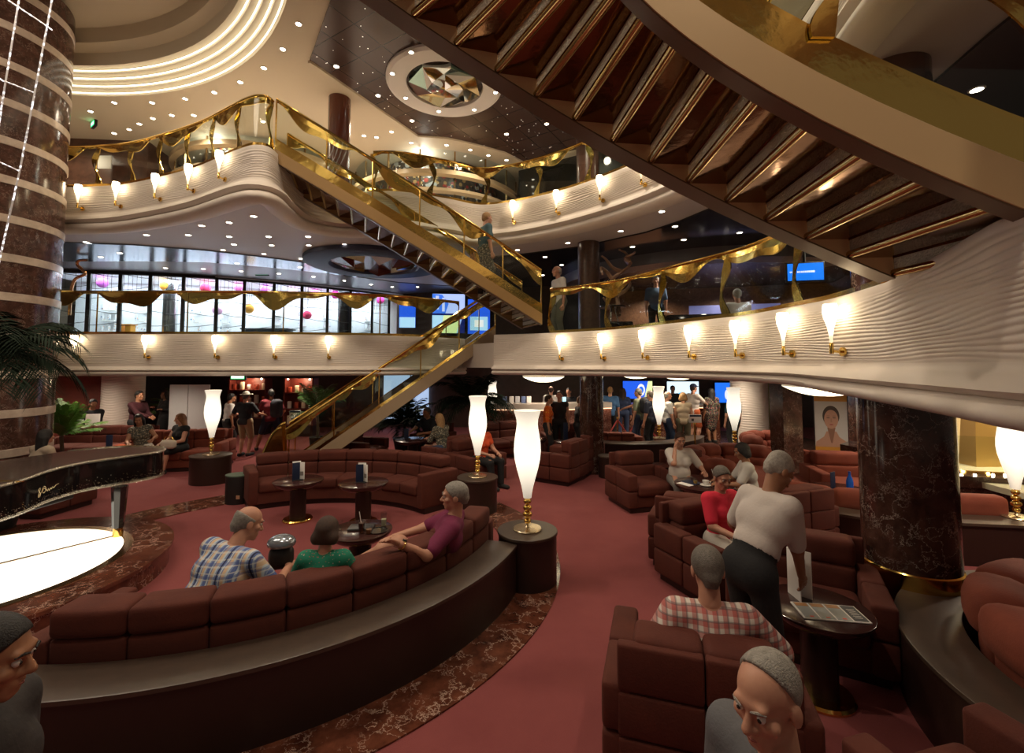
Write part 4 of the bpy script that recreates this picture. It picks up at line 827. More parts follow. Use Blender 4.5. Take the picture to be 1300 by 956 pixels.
# pedestals and tall lamps
def pedestal(label, x, y, h=.55, r=.33, sx=1., rz=0):
    t = thing('lamp_pedestal', label, 'pedestal', (x, y, 0), 0, 'round lamp pedestals')
    part('drum', MB().lathe([(r-.012, 0), (r-.012, h-.03)], (x, y, 0), 48, sx, 1, rz), M_WOOD, t); part('top', MB().lathe([(r-.01, h-.03), (r, h-.027), (r, h-.005), (r-.006, h), (0, h)], (x, y, 0), 48, sx, 1, rz), M_LEDGE, t)
def make_lamp():
    t = thing('table_lamp', 'x', 'lamp'); g = MB().lathe([(0, 0), (.155, 0), (.158, .012), (.150, .022), (.03, .030), (.014, .05), (.014, .36), (0, .36)], n=32)
    part('base', g, mat('lamp_base', (.62, .52, .36), .25, .9), t)
    g = MB()
    for z, r in ((.095, .040), (.165, .052), (.235, .048), (.305, .043)): g.lathe([(.0, z-r*.8), (r*.6, z-r*.62), (r*.95, z-r*.3), (r, z), (r*.95, z+r*.3), (r*.6, z+r*.62), (0, z+r*.8)], n=20)
    part('gold_balls', g, M_BRASS, t)
    sh = [(0, .335), (.045, .345), (.052, .40), (.066, .47), (.090, .56), (.118, .66), (.140, .76), (.149, .85), (.146, .94), (.134, 1.03), (.122, 1.10), (.117, 1.15), (.121, 1.20), (.133, 1.245), (.147, 1.285), (.148, 1.30), (.140, 1.296), (.112, 1.18), (0, 1.17)]
    part('shade', MB().lathe(sh, n=36), M_SHADE, t, 'glowing white vase shaped shade'); return t
LAMP = make_lamp(); used = [False]
def lamp(x, y, z, label):
    if not used[0]: o = LAMP; o.location = (x, y, z); used[0] = True
    else: o = dup(LAMP, (x, y, z))
    o['label'] = label; o['group'] = 'tall white lamps on pedestals'
pedestal('round dark wood pedestal under the nearest tall white lamp', .17, 5.11); lamp(.17, 5.11, .55, 'tall white vase shaped lamp nearest the camera, at the end of the foreground sofa')
pedestal('round dark wood pedestal beside the end of the far curved sofa', -.56, 7.50); lamp(-.56, 7.50, .55, 'tall white vase shaped lamp beside the arm of the far curved sofa')
q = PZ(268, 577, .55); pedestal('oval dark wood pedestal at the end of the left sofa', q[0], q[1], .55, .34, 1.15); lamp(q[0], q[1], .55, 'tall white vase shaped lamp on the oval pedestal beside the left sofa')
q = PZ(626, 533, .55); pedestal('dark pedestal before the bar counter beside the dark palm', q[0], q[1]-.6, .55); lamp(q[0], q[1]-.6, .55, 'small looking tall white lamp far off beside the dark palm and bar counter')
q = PZ(833, 553, .55); lamp(q[0], q[1]-.25, .52, 'tall white lamp on the curved ledge in front of the reception queue')
q = PZ(933, 566, .55); pedestal('small dark round pedestal at the foot of the middle marble column', 2.02, 9.76, .45, .2); pedestal('dark pedestal in front of the ribbed pillar', q[0], q[1], .55, .28); lamp(q[0], q[1], .55, 'tall white lamp in front of the ribbed white pillar')
q = PZ(1291, 655, .52); lamp(q[0], q[1], .50, 'tall white lamp cut by the right edge on the long ledge')
# tables
def make_table(label, loc, r=.36, h=.60, group='round dark cocktail tables', base=True):
    t = thing('cocktail_table', label, 'table', (loc[0], loc[1], 0), 0, group); c = (loc[0], loc[1], 0)
    part('top', MB().lathe([(0, h-.125), (r*.42, h-.12), (r*.72, h-.095), (r*.92, h-.055), (r*.99, h-.022), (r, h-.012), (r, h-.004), (r-.008, h), (0, h)], c, 48), M_TABLE, t)
    part('stem', MB().lathe([(.115, .03), (.115, h-.11)], c, 28), M_WOOD, t)
    part('foot', MB().lathe([(.21, 0), (.215, .018), (.20, .034), (.115, .036)], c, 36), M_BRASS, t, 'brass foot plate'); return t
T1 = (-3.27, 7.08); T2 = (-2.23, 6.95); T3 = (-1.62, 4.97); TW = (2.84, 6.85); TR = (2.20, 3.38)
make_table('round dark table with menu cards before the left half of the far curved sofa', T1); make_table('round dark table with menu cards before the right half of the far curved sofa', T2)
make_table('round dark table with drinks between the seated couple and the man in magenta', T3, .33); make_table('round dark table with cups before the woman in the white blouse', TW, .42); make_table('round dark table with an open menu beside the man in the white shirt', TR, .34, .62)
M_BLUEC = mat('menu_blue', (.012, .022, .06), .4); 
def menu_cards(label, x, y, z, rz=0, h=.2, white=True):
    t = thing('menu_holder', label, 'menu', (x, y, z), rz, 'standing menu cards', True)
    part('blue_card', MB().rbox((-.03, -.02, h/2), (.11, .008, h), .003, .25), M_BLUEC, t)
    if white:
        part('white_card', MB().rbox((.05, .01, h*.5), (.09, .008, h*.96), .003, -.5), M_PAPER, t); part('white_card', MB().rbox((-.02, .045, h*.52), (.12, .008, h*1.04), .003, .1), M_PAPER, t)
        part('printed_block', MB().box((.05, .004, h*.35), (.05, .004, .06), -.5), mat('print_grey', (.25, .22, .2), .7), t)
    part('foot_bar', MB().rbox((0, .01, .006), (.14, .1, .012), .004), M_BLACKM, t)
menu_cards('blue and white menu cards standing on the left pit table', T1[0], T1[1]-.02, .6, .5, .27); menu_cards('blue and white menu cards standing on the right pit table', T2[0]-.02, T2[1]-.02, .6, -.1, .27)
# drinks on the couple's table
def glass_cup(label, x, y, z, r, h, fill, fc, name='drinking_glass', straw=False, cat='glass'):
    t = thing(name, label, cat, (x, y, z)); part('glass', MB().lathe([(r*.8, z), (r, z+h), (r*.93, z+h), (r*.75, z+.008), (0, z+.008)], (x, y, 0), 20), glass('cup_glass', (.95, .97, .97), .12) if 'cup_glass' not in MATS else MATS['cup_glass'], t)
    if fill: part('drink', MB().lathe([(0, z+.009), (r*.74, z+.009), (r*.74+(r*.18)*fill, z+h*fill), (0, z+h*fill)], (x, y, 0), 18), mat('drink_%.2f_%.2f' % fc[:2], fc, .1, coat=.5), t)
    if straw: part('straw', MB().cyl((x+.01, y, z+.02), (x-.03, y+.01, z+h+.09), .004, n=6), M_WHITE, t)
    return t
glass_cup('tall glass of dark cola with a white straw on the couple\'s table', T3[0]+.05, T3[1]-.12, .6, .036, .13, .85, (.05, .012, .006), straw=True)
glass_cup('short amber drink glass beside the cola on the couple\'s table', T3[0]+.13, T3[1]-.13, .6, .036, .08, .6, (.16, .05, .015)); glass_cup('tall clear glass of pale drink at the far edge of the couple\'s table', T3[0]+.22, T3[1]+.10, .6, .034, .15, .5, (.45, .42, .30))
glass_cup('empty stemless glass at the left of the couple\'s table', T3[0]-.22, T3[1]-.02, .6, .035, .10, 0, None)
solo('bill_folder', MB().rbox((T3[0]+.0, T3[1]+.03, .612), (.26, .17, .022), .006, .1), mat('folder', (.05, .05, .055), .35), 'dark folder lying on the couple\'s drinks table', 'folder'); solo('drinks_tray', MB().lathe([(0, .601), (.10, .601), (.105, .612), (.098, .612), (.095, .605), (0, .605)], (T3[0]+.2, T3[1]-.05, 0), 28), M_BLACK, 'round black tray at the right of the couple\'s drinks table', 'tray')
for k, (dx, dy) in enumerate(((-.02, -.12), (.22, -.05))):
    t = thing('coffee_cup', ['white coffee cup on a saucer left of the straw glass on the white blouse table', 'white tea cup on a saucer at the right of the white blouse table'][k], 'cup', (TW[0]+dx, TW[1]+dy, .6)); c = (TW[0]+dx, TW[1]+dy, 0)
    part('saucer', MB().lathe([(0, .601), (.06, .604), (.08, .616), (.078, .619), (0, .610)], c, 24), M_WHITE, t); part('cup', MB().lathe([(.025, .61), (.042, .65), (.045, .68), (.040, .68), (.02, .62), (0, .62)], c, 20), M_WHITE, t)
    part('handle', MB().tube([(c[0]+.043, c[1], .668), (c[0]+.07, c[1], .66), (c[0]+.065, c[1], .635), (c[0]+.038, c[1], .63)], .006, 6), M_WHITE, t)
glass_cup('glass with a straw on the white blouse table', TW[0]+.2, TW[1]+.1, .6, .03, .1, .4, (.4, .35, .2), straw=True); glass_cup('small amber glass on the white blouse table', TW[0]-.13, TW[1]-.02, .6, .035, .07, .7, (.35, .2, .04))
solo('napkin', MB().rbox((TW[0]-.27, TW[1]-.02, .603), (.16, .22, .005), .002, .6), M_PAPER, 'white folded paper on the left edge of the white blouse table', 'paper')
solo('menu_booklet', MB().rbox((TW[0]-.16, TW[1]+.06, .606), (.2, .26, .01), .003, .5), M_BLUEC, 'dark blue menu lying on the white blouse table', 'menu')
# open menu and standing menu on the right table
mx_, my_ = TR[0]+.02, TR[1]-.10; t = thing('open_menu', 'open printed menu lying on the right table under the leaning man\'s hand', 'menu', (mx_, my_, .622), -.16)
part('sheet', MB().rbox((0, 0, .004), (.42, .22, .008), .002), M_PAPER, t)
for k in range(4): part('picture_column', MB().box((-.152+.102*k, .0, .009), (.09, .20, .002)), mat('menu_print', (.33, .36, .36), .5) if k < 3 else mat('menu_dark', (.045, .05, .055), .5), t)
for k in range(3): part('food_picture', MB().box((-.152+.102*k, .075, .0105), (.08, .045, .0015)), mat('menu_food', (.45, .22, .08), .5), t); part('red_mark', MB().box((-.15+.102*k, -.085, .0105), (.025, .014, .0015)), mat('menu_red', (.7, .09, .04), .5), t)
for k in range(6): part('text_line', MB().box((.154, .05-.022*k, .0105), (.05, .004, .001)), M_PAPER, t)
t = thing('standing_menu', 'white folded menu standing upright on the right table behind the open one', 'menu', (TR[0]-.06, TR[1]+.13, .62), .35)
part('cover', MB().rbox((.03, .0, .17), (.008, .16, .34), .003, .35), M_PAPER, t); part('cover', MB().rbox((-.03, .0, .17), (.008, .16, .34), .003, -.35), M_PAPER, t); part('dark_print', MB().box((.037, -.01, .12), (.004, .12, .2), .35), M_BLACKM, t)
# speaker box by the pit, chairs
q = PZ(297, 640, 0); t = thing('waste_bin', 'dark oval bin with a green top beside the far curved sofa', 'bin', (q[0], q[1], 0)); c = (q[0], q[1]+.1, 0)
part('body', MB().lathe([(.20, 0), (.20, .46)], c, 32, 1, .8), M_BLACKM, t); part('lid', MB().lathe([(.205, .46), (.205, .48), (0, .485)], c, 32, 1, .8), mat('bin_green', (.10, .15, .11), .4), t); part('label_plate', MB().box((q[0]+.1, q[1]-.06, .13), (.06, .012, .06)), M_GOLDTXT, t)
G = 'boxy rust velvet lounge seats'
box_sofa('boxy rust armchair standing empty on the carpet left of the woman in the white blouse', (2.22, 7.85), (.25, -1), 1, .66, group=G)
box_sofa('boxy rust armchair under the woman in the white blouse', (3.06, 7.95), (.0, -1), 1, .6, group=G)
box_sofa('rust armchair turned left with its quilted back to the aisle, nearer of two', (1.0, 9.55), (-.83, .55), 1, .62, group=G); box_sofa('rust armchair turned left with its quilted back to the aisle, farther of two', (1.5, 10.35), (-.83, .55), 1, .62, group=G)
box_sofa('rust armchair with its back to the camera in front of the cups table', (2.22, 5.65), (.45, .9), 1, .62, group=G); box_sofa('rust armchair with quilted back behind the leaning man', (3.50, 6.05), (-.3, .95), 1, .62, group=G)
box_sofa('rust armchair under the person in the red top', (2.16, 4.95), (.38, -.92), 1, .58, group=G); box_sofa('wide rust armchair right of the leaning man in front of the marble column', (2.50, 4.02), (-.5, -.87), 2, .40, group=G, cat='armchair')
box_sofa('rust armchair under the man in the red checked shirt', (1.14, 2.88), (.30, .95), 2, .37, group=G, cat='armchair'); box_sofa('rust armchair at the bottom edge right of the red checked man', (2.12, 1.95), (-.25, .97), 1, .62, M_VELVET, group=G)
box_sofa('rust armchair under the seated woman with long hair at the middle table', (-1.35, 10.1), (-.8, .6), 1, .6, group=G); box_sofa('rust armchair at the middle table nearest the stairs', (-3.55, 10.9), (.9, -.3), 1, .6, group=G); box_sofa('rust armchair under the grey haired man in black', (-2.05, 12.0), (-.3, -.95), 1, .6, group=G)
box_sofa('rust armchair partly behind the second tall lamp', (-.75, 9.3), (.55, -.6), 1, .62, group=G); box_sofa('rust sofa with a loose cushion before the bar counter', (-.25, 12.1), (.5, -.86), 2, .6, group=G); box_sofa('rust armchair facing the camera before the bar counter', (1.3, 11.8), (.1, -1), 1, .66, group=G)
make_table('round dark table with a tall blue menu before the bar counter', (.45, 11.0), .38); menu_cards('tall dark blue menu card on the table before the bar', (.42), 10.95, .6, .2, .42, False); menu_cards('tall dark blue menu card behind the rust armchairs beside the marble column', 1.28, 10.72, .6, 0, .42, False); make_table('round dark table beside the middle marble column', (1.28, 10.72), .3)
make_table('round dark table of the seated pair in the middle distance', (-2.35, 10.9), .42); menu_cards('dark menu card on the seated pair\'s table', -2.5, 11.0, .6, .3, .25, False)
# left lounge group
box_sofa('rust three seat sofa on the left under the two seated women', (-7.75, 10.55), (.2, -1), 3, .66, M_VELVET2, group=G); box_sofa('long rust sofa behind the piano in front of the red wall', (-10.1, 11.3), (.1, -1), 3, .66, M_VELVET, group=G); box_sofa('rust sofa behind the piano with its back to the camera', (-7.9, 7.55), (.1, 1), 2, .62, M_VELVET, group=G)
make_table('round dark table on the left behind the piano', (-8.4, 9.35), .45); menu_cards('dark blue menu card on the left lounge table', -8.05, 9.25, .6, .1, .36, False)
solo('magazine', MB().rbox((-8.6, 9.3, .606), (.3, .2, .012), .004, .4), M_PAPER, 'pale magazine lying on the left lounge table', 'magazine')
# round tub seats and ledges on the right
def tub(label, c, R, a0, a1, n, m=M_VELVET2, z=.78, seat=True):
    t = thing('tub_sofa', label, 'sofa', (c[0], c[1], 0)); part('plinth', MB().lathe([(R*.9, 0), (R*.9, .16)], (*c, 0), 40), M_WOOD, t)
    for k in range(n):
        b0 = a0+(a1-a0)*k/n; b1 = a0+(a1-a0)*(k+1)/n
        part('back_cushion', acush(MB(), c, b0, b1, R-.34, R, .50, z, .11, .02), m, t); part('lower_cushion', acush(MB(), c, b0, b1, R-.40, R-.08, .28, .53, .07, .02), m, t)
    part('seat', MB().lathe([(R-.1, .15), (R-.06, .25), (R-.12, .36), (R-.4, .40), (0, .41)], (*c, 0), 48), m, t); return t
TJ = (4.28, 2.50)
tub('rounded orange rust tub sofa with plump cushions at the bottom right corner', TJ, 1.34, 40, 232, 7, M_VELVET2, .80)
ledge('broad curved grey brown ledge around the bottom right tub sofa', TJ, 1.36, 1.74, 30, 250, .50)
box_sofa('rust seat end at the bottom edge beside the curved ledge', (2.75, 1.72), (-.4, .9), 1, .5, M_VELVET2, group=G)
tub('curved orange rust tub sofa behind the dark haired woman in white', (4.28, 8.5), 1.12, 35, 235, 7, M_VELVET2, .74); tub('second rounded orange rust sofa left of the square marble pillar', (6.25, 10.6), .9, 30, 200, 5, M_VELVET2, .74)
ledge('curved dark ledge with the tall lamp in front of the reception queue', (2.95, 13.0), 1.85, 2.3, -128, -25, .52); arc_sofa('curved rust sofa inside the ledge in front of the reception queue', (2.95, 13.0), 1.1, 1.83, -126, -82, 3, M_VELVET2, ztop=.70)
# long ledge seating on the right
lp = spline([PZ(1000, 640, .5)[:2], PZ(1033, 646, .5)[:2], PZ(1118, 659, .5)[:2], PZ(1220, 663, .5)[:2], PZ(1312, 667, .5)[:2]], .1)
t = thing('ledge_wall', 'long dark wood ledge wall behind the marble column on the right', 'ledge', (*lp[len(lp)//2], 0)); part('panelled_side', MB().sweep(lp, [(-.01, 0), (-.01, .47), (.30, .47), (.30, 0)]), M_WOOD, t); part('top', MB().sweep(lp, [(-.03, .47), (-.03, .5), (.32, .5), (.32, .47)]), M_LEDGE, t, 'grey brown wood top')
t = thing('long_sofa', 'long low rust sofa beyond the ledge behind the marble column', 'sofa', (*lp[len(lp)//2], 0)); Q = resample(lp+np.array([.12, .42]), .66)
part('base', MB().sweep(resample(lp+np.array([.12, .42]), .1), [(-.06, 0), (-.06, .3), (.72, .3), (.72, 0)]), M_VELVET, t)
for a, b in zip(Q[:-1], Q[1:]):
    m_ = (a+b)/2; r_z = math.atan2(b[1]-a[1], b[0]-a[0]); L = np.linalg.norm(b-a); nn = np.array([-(b-a)[1], (b-a)[0]])/L
    part('back_cushion', MB().rbox((*m_, .58), (L-.01, .2, .28), .07, r_z, 4, puff=.01), M_VELVET2, t); part('seat_cushion', MB().rbox((*(m_+nn*.42), .36), (L-.01, .6, .16), .05, r_z, 4, puff=.01), M_VELVET2, t)
box_sofa('rust sofa beyond the long ledge under the leaning banner', (5.95, 7.75), (-.2, -1), 2, .70, M_VELVET2, group=G)
TB = (4.62, 6.55); make_table('round dark table with a blue bottle beyond the long ledge', TB, .42); menu_cards('dark blue menu card beside the blue bottle', TB[0]-.10, TB[1]-.05, .6, .2, .26, False)
t = thing('water_bottle', 'bright blue bottle standing on the table beyond the long ledge', 'bottle', (TB[0]+.13, TB[1]-.05, .6)); c = (TB[0]+.13, TB[1]-.05, 0)
part('body', MB().lathe([(0, .6), (.042, .6), (.044, .62), (.044, .72), (.036, .76), (.018, .80), (.015, .84), (0, .84)], c, 20), mat('blue_bottle', (.01, .10, .55), .08, coat=.6), t); part('cap', MB().lathe([(.018, .835), (.018, .86), (0, .862)], c, 14), mat('cap_blue', (.02, .05, .3), .4), t)

# ================================================================== PIANO ON ITS LIT PLINTH
PL = np.array([-5.55, 4.75]); PZ0 = .25
t = thing('piano_plinth', 'round marble plinth with a glowing white floor under the black piano', 'plinth', (PL[0], PL[1], 0))
part('step', MB().lathe([(1.66, 0), (1.66, .21), (1.70, .215), (1.70, .25), (1.30, .252)], (*PL, 0), 72), M_MARBF, t); part('inlay_ring', MB().lathe([(1.31, .2), (1.31, .258), (1.22, .258), (1.22, .2)], (*PL, 0), 72), M_BRONZE, t)
part('lit_floor', MB().lathe([(1.225, .2), (1.225, .254), (0, .254)], (*PL, 0), 64), emit('lit_floor', (1, .93, .78), 1.25), t, 'glowing white glass floor'); d_ = np.array([.80, 1.10]); d_ /= np.linalg.norm(d_)
part('glass_joint', MB().box((PL[0], PL[1], .255), (.035, 2.42, .008), -math.atan2(.56, .83)), M_BRONZE, t)
out_ = spline([(-4.98, 3.55), (-4.92, 4.1), (-4.93, 4.6), (-5.08, 5.05), (-5.10, 5.45), (-4.90, 5.85), (-4.74, 6.15), (-4.86, 6.42), (-5.2, 6.56), (-5.65, 6.50), (-5.98, 6.2)], .06)
outline = np.vstack([out_, [(-6.62, 3.95), (-6.3, 3.25), (-5.2, 3.05)]]); ol = [tuple(p) for p in outline]
t = thing('grand_piano', 'black grand piano with sparkling edges, lid closed, on the lit plinth', 'piano', (-5.5, 4.9, PZ0)); 
part('case', MB().prism(ol, .86, 1.17), M_BLACK, t)
cc = outline.mean(0); big = cc+(outline-cc)*1.012
part('lid', MB().prism([tuple(p) for p in big], 1.175, 1.20), mat('lid_gloss', (.06, .05, .045), .10, coat=.6), t)
def sparkle():
    m = mat('crystal_trim', (.75, .68, .55), .1, 1.0); nt = m.node_tree; b = nt.nodes['Principled BSDF']; tc = nd(nt, 'ShaderNodeTexCoord'); vo = nd(nt, 'ShaderNodeTexVoronoi', Scale=90.0); nt.links.new(tc.outputs['Object'], vo.inputs['Vector'])
    bp = nd(nt, 'ShaderNodeBump', Strength=1.0, Distance=.06); nt.links.new(vo.outputs['Distance'], bp.inputs['Height']); nt.links.new(bp.outputs[0], b.inputs['Normal']); return m
M_SPARK = sparkle()
edge = resample(np.vstack([out_]), .05)
part('crystal_edge', MB().tube(np.column_stack([cc+(edge-cc)*1.014, np.full(len(edge), 1.195)]), .016, 7), M_SPARK, t, 'sparkling crystal rim'); part('crystal_edge', MB().tube(np.column_stack([cc+(edge-cc)*1.003, np.full(len(edge), .87)]), .020, 7), M_SPARK, t, 'sparkling crystal rim')
g = MB(); r_ = random.Random(5)
for k in range(1600):                       # crystals scattered over the lid and the lower case
    i = r_.randrange(len(edge)-1); p = edge[i]+(edge[i+1]-edge[i])*r_.random()
    if k % 2: q = cc+(p-cc)*(1.0-abs(r_.gauss(0, .05))); z = 1.203
    else: q = cc+(p-cc)*1.003; z = .875+abs(r_.gauss(0, .045))
    s = .0036; g.add([(q[0]-s, q[1], z), (q[0], q[1]-s, z), (q[0]+s, q[1], z), (q[0], q[1]+s, z), (q[0], q[1], z+s), (q[0], q[1], z-s)], [(0, 1, 4), (1, 2, 4), (2, 3, 4), (3, 0, 4), (1, 0, 5), (2, 1, 5), (3, 2, 5), (0, 3, 5)])
o = part('crystals', g, mat('crystal', (.9, .85, .78), .05, 1.0), t); o['kind'] = 'stuff'
part('lid_hinge', MB().box((-5.75, 4.72, 1.203), (1.85, .02, .006), -.16), M_BRASS, t)
for x, y in ((-4.85, 5.72), (-5.05, 3.98), (-6.35, 4.1)):
    l_ = part('leg', MB().lathe([(.055, .36), (.062, .44), (.085, .86)], (x, y, 0), 8), M_BLACK, t); part('caster', MB().lathe([(.05, PZ0+.004), (.055, .30), (.045, .36)], (x, y, 0), 16), M_BRASS, l_)
part('pedal_box', MB().rbox((-5.6, 4.15, .55), (.35, .1, .62), .02), M_BLACK, t); part('underframe', MB().rbox((-5.45, 4.9, .83), (.6, 1.1, .08), .02), M_BLACKM, t)
sg = [(0, 0), (.02, .06), (.05, .11), (.03, .13), (0, .10), (.03, .06), (.06, .02), (.03, -.02), (.0, -.01), (.08, .05), (.11, .11), (.15, .13), (.19, .08), (.15, .02), (.11, .04), (.13, .10), (.20, .06), (.22, .03), (.24, .07), (.26, .03), (.29, .07), (.31, .04), (.33, .08), (.36, .05), (.40, .09), (.46, .10)]; sg = [(u*.62, v*.62) for u, v in sg]
i0 = int(np.argmin(np.linalg.norm(edge-np.array([-5.02, 4.92]), axis=1))); dd = np.concatenate([[0], np.cumsum(np.linalg.norm(np.diff(edge, axis=0), axis=1))])
sp = np.array([(np.interp(dd[i0]+u, dd, edge[:, 0]), np.interp(dd[i0]+u, dd, edge[:, 1]), .96+v) for u, v in sg]); sp[:, :2] = cc+(sp[:, :2]-cc)*1.004
part('gold_signature', MB().tube(spline(sp, .012), .0035, 5), M_GOLDTXT, t, 'gold handwritten maker\'s signature')

# ================================================================== PLANTS, SCULPTURES, COUNTERS
def palm(label, base, top, nfr, L, m, pot=True, droop=1.0, leaf=.02, ll=.28, spread=1.0, pot_r=.2, seed=1, zero=0, kind='potted_palm'):
    r = random.Random(seed); t = thing(kind, label, 'palm', tuple(base)); base = np.array(base, float); top = np.array(top, float)
    if pot: part('pot', MB().lathe([(pot_r*.75, base[2]), (pot_r, base[2]+.38), (pot_r*1.05, base[2]+.40), (pot_r*.9, base[2]+.40), (pot_r*.85, base[2]+.36), (0, base[2]+.36)], (base[0], base[1], 0), 24), M_BLACKM, t)
    part('trunk', MB().tube(spline([base+(0, 0, .3 if pot else 0), (base+top)/2+(.02, .02, 0), top], .2), .035, 7), mat('palm_trunk', (.08, .05, .03), .8), t)
    g = MB()
    for k in range(nfr):
        a = 2*PI*k/nfr*1.0+r.uniform(-.3, .3); up = r.uniform(.15, 1.25); d = np.array([math.cos(a), math.sin(a), 0])*spread; n = 22; P = [top.copy()]; v = d*math.cos(up)+np.array([0, 0, math.sin(up)]); l = L*r.uniform(.75, 1.1)/n
        for i in range(n): P.append(P[-1]+v*l); v = v+np.array([0, 0, -.085*droop*(.4+i/n)]); v /= np.linalg.norm(v)
        P = np.array(P); g.tube(P[::3], np.linspace(.010, .003, len(P[::3])), 4)
        for i in range(3, n):
            tn = P[i+1]-P[i]; tn /= np.linalg.norm(tn); sd = np.cross(tn, (0, 0, 1)); sd /= max(np.linalg.norm(sd), 1e-6); w = leaf*(1.0 if i < n-4 else .7); le = ll*math.sin(PI*(i+2)/(n+5))**.7*r.uniform(.85, 1.1)
            for s in (-1, 1):
                e = P[i]+(sd*s*.75+tn*.62+np.array([0, 0, -.22*droop-r.uniform(0, .2)]))*le; mid = P[i]+(e-P[i])*.5+np.array([0, 0, .03]); o = tn*w
                g.add([P[i]-o*.3, P[i]+o*.3, mid+o, mid-o, e], [(0, 1, 2, 3), (3, 2, 4)])
    o = part('fronds', g, m, t, ang=180); return t
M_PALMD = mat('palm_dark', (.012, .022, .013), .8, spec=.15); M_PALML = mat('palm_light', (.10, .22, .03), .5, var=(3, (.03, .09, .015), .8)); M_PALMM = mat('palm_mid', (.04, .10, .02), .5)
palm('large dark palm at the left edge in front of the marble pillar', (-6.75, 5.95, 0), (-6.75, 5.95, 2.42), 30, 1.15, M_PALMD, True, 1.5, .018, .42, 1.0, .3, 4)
q = PZ(88, 590, 0); palm('bright green potted palm on the left in front of the red wall', (-9.95, 10.15, .0), (-9.95, 10.15, .80), 34, .75, M_PALML, True, .30, .026, .26, .45, .3, 6)
palm('dim potted palm beside the ribbed pillar on the left', (-10.6, 14.35, 0), (-10.6, 14.35, .9), 12, .95, M_PALMM, True, .7, .02, .3, .6, .2, 7)
palm('dim potted palm behind the foot of the lower staircase', (-5.35, 12.6, 0), (-5.35, 12.6, 1.0), 14, 1.0, M_PALMM, True, .8, .02, .3, .7, .2, 8)
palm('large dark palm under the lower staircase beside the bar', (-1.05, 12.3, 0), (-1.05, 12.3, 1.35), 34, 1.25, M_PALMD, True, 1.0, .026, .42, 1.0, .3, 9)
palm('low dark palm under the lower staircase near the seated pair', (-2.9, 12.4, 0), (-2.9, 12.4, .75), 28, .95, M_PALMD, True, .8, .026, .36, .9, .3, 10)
struct('window_1', MB().box((-4.0, 17.3, 1.15), (1.7, .05, 1.7)), emit('daylight_window', (.50, .68, 1.0), .75))
# white display screen standing on the left
c, w, h = at_px(214, 265, 488, 549, 12.4); t = thing('folding_screen', 'plain white two panel folding screen standing under the left gallery', 'screen', (c[0], c[1], 0))
for s in (-1, 1): part('panel', MB().rbox((c[0]+s*w/4, c[1], .93), (w/2-.01, .04, 1.80), .01, s*.10), mat('screen_white', (.62, .62, .64), .6), t)
# lit souvenir cabinets at the far left
def cabinet(label, x0, x1, d, z0, z1):
    a, b = XD(x0, d), XD(x1, d); cx_, w = (a[0]+b[0])/2, b[0]-a[0]; t = thing('lit_cabinet', label, 'cabinet', (cx_, d, 0)); RED = mat('cabinet_red', (.16, .025, .015), .5)
    part('back_panel', MB().box((cx_, d+.38, (z0+z1)/2), (w, .04, z1-z0)), RED, t)
    for s in (-1, 1): part('side_panel', MB().box((cx_+s*w/2, d+.2, (z0+z1)/2), (.05, .4, z1-z0)), RED, t)
    part('top_panel', MB().box((cx_, d+.2, z1), (w+.05, .4, .06)), M_WOOD, t); part('plinth', MB().box((cx_, d+.2, z0/2), (w+.05, .4, z0)), M_WOOD, t)
    for k in range(3): part('shelf', MB().box((cx_, d+.18, z0+.02+(z1-z0)*k/3), (w, .36, .03)), RED, t)
    for k in range(3):
        for j in range(max(2, int(w/.22))):
            hh = r_.uniform(.12, .3); x = cx_-w/2+.12+j*(w-.24)/max(1, int(w/.22)-1)
            solo('souvenir_box', MB().rbox((x, d+.15, z0+.035+(z1-z0)*k/3+hh/2), (.12, .1, hh), .02), [mat('souvenir_cream', (.75, .62, .45), .5), mat('souvenir_white', (.8, .76, .7), .5), mat('souvenir_red', (.5, .08, .04), .5)][(j+k) % 3], 'small pale box on a shelf of the %s' % (label.split(' souv')[0]+' cabinet'), 'box', 'boxes in the '+label.split(' souv')[0]+' cabinet')
    point('cabinet_lamp', (cx_, d+.05, z1-.1), 14, (1, .72, .45), .04)
    for s in (-1, 1): solo('cabinet_spotlight', MB().ball((cx_+s*w*.38, d+.02, z1-.06), .025, 10, 6), M_DOWN, 'tiny bright spotlight at the top %s of the %s' % ('left' if s < 0 else 'right', label.split(' souv')[0]+' cabinet'), 'spotlight')
cabinet('wide lit red souvenir cabinet behind the standing couple', 292, 338, 15.6, .55, 1.95); cabinet('narrow lit red souvenir cabinet left of the lower staircase', 362, 398, 15.2, .35, 1.95)
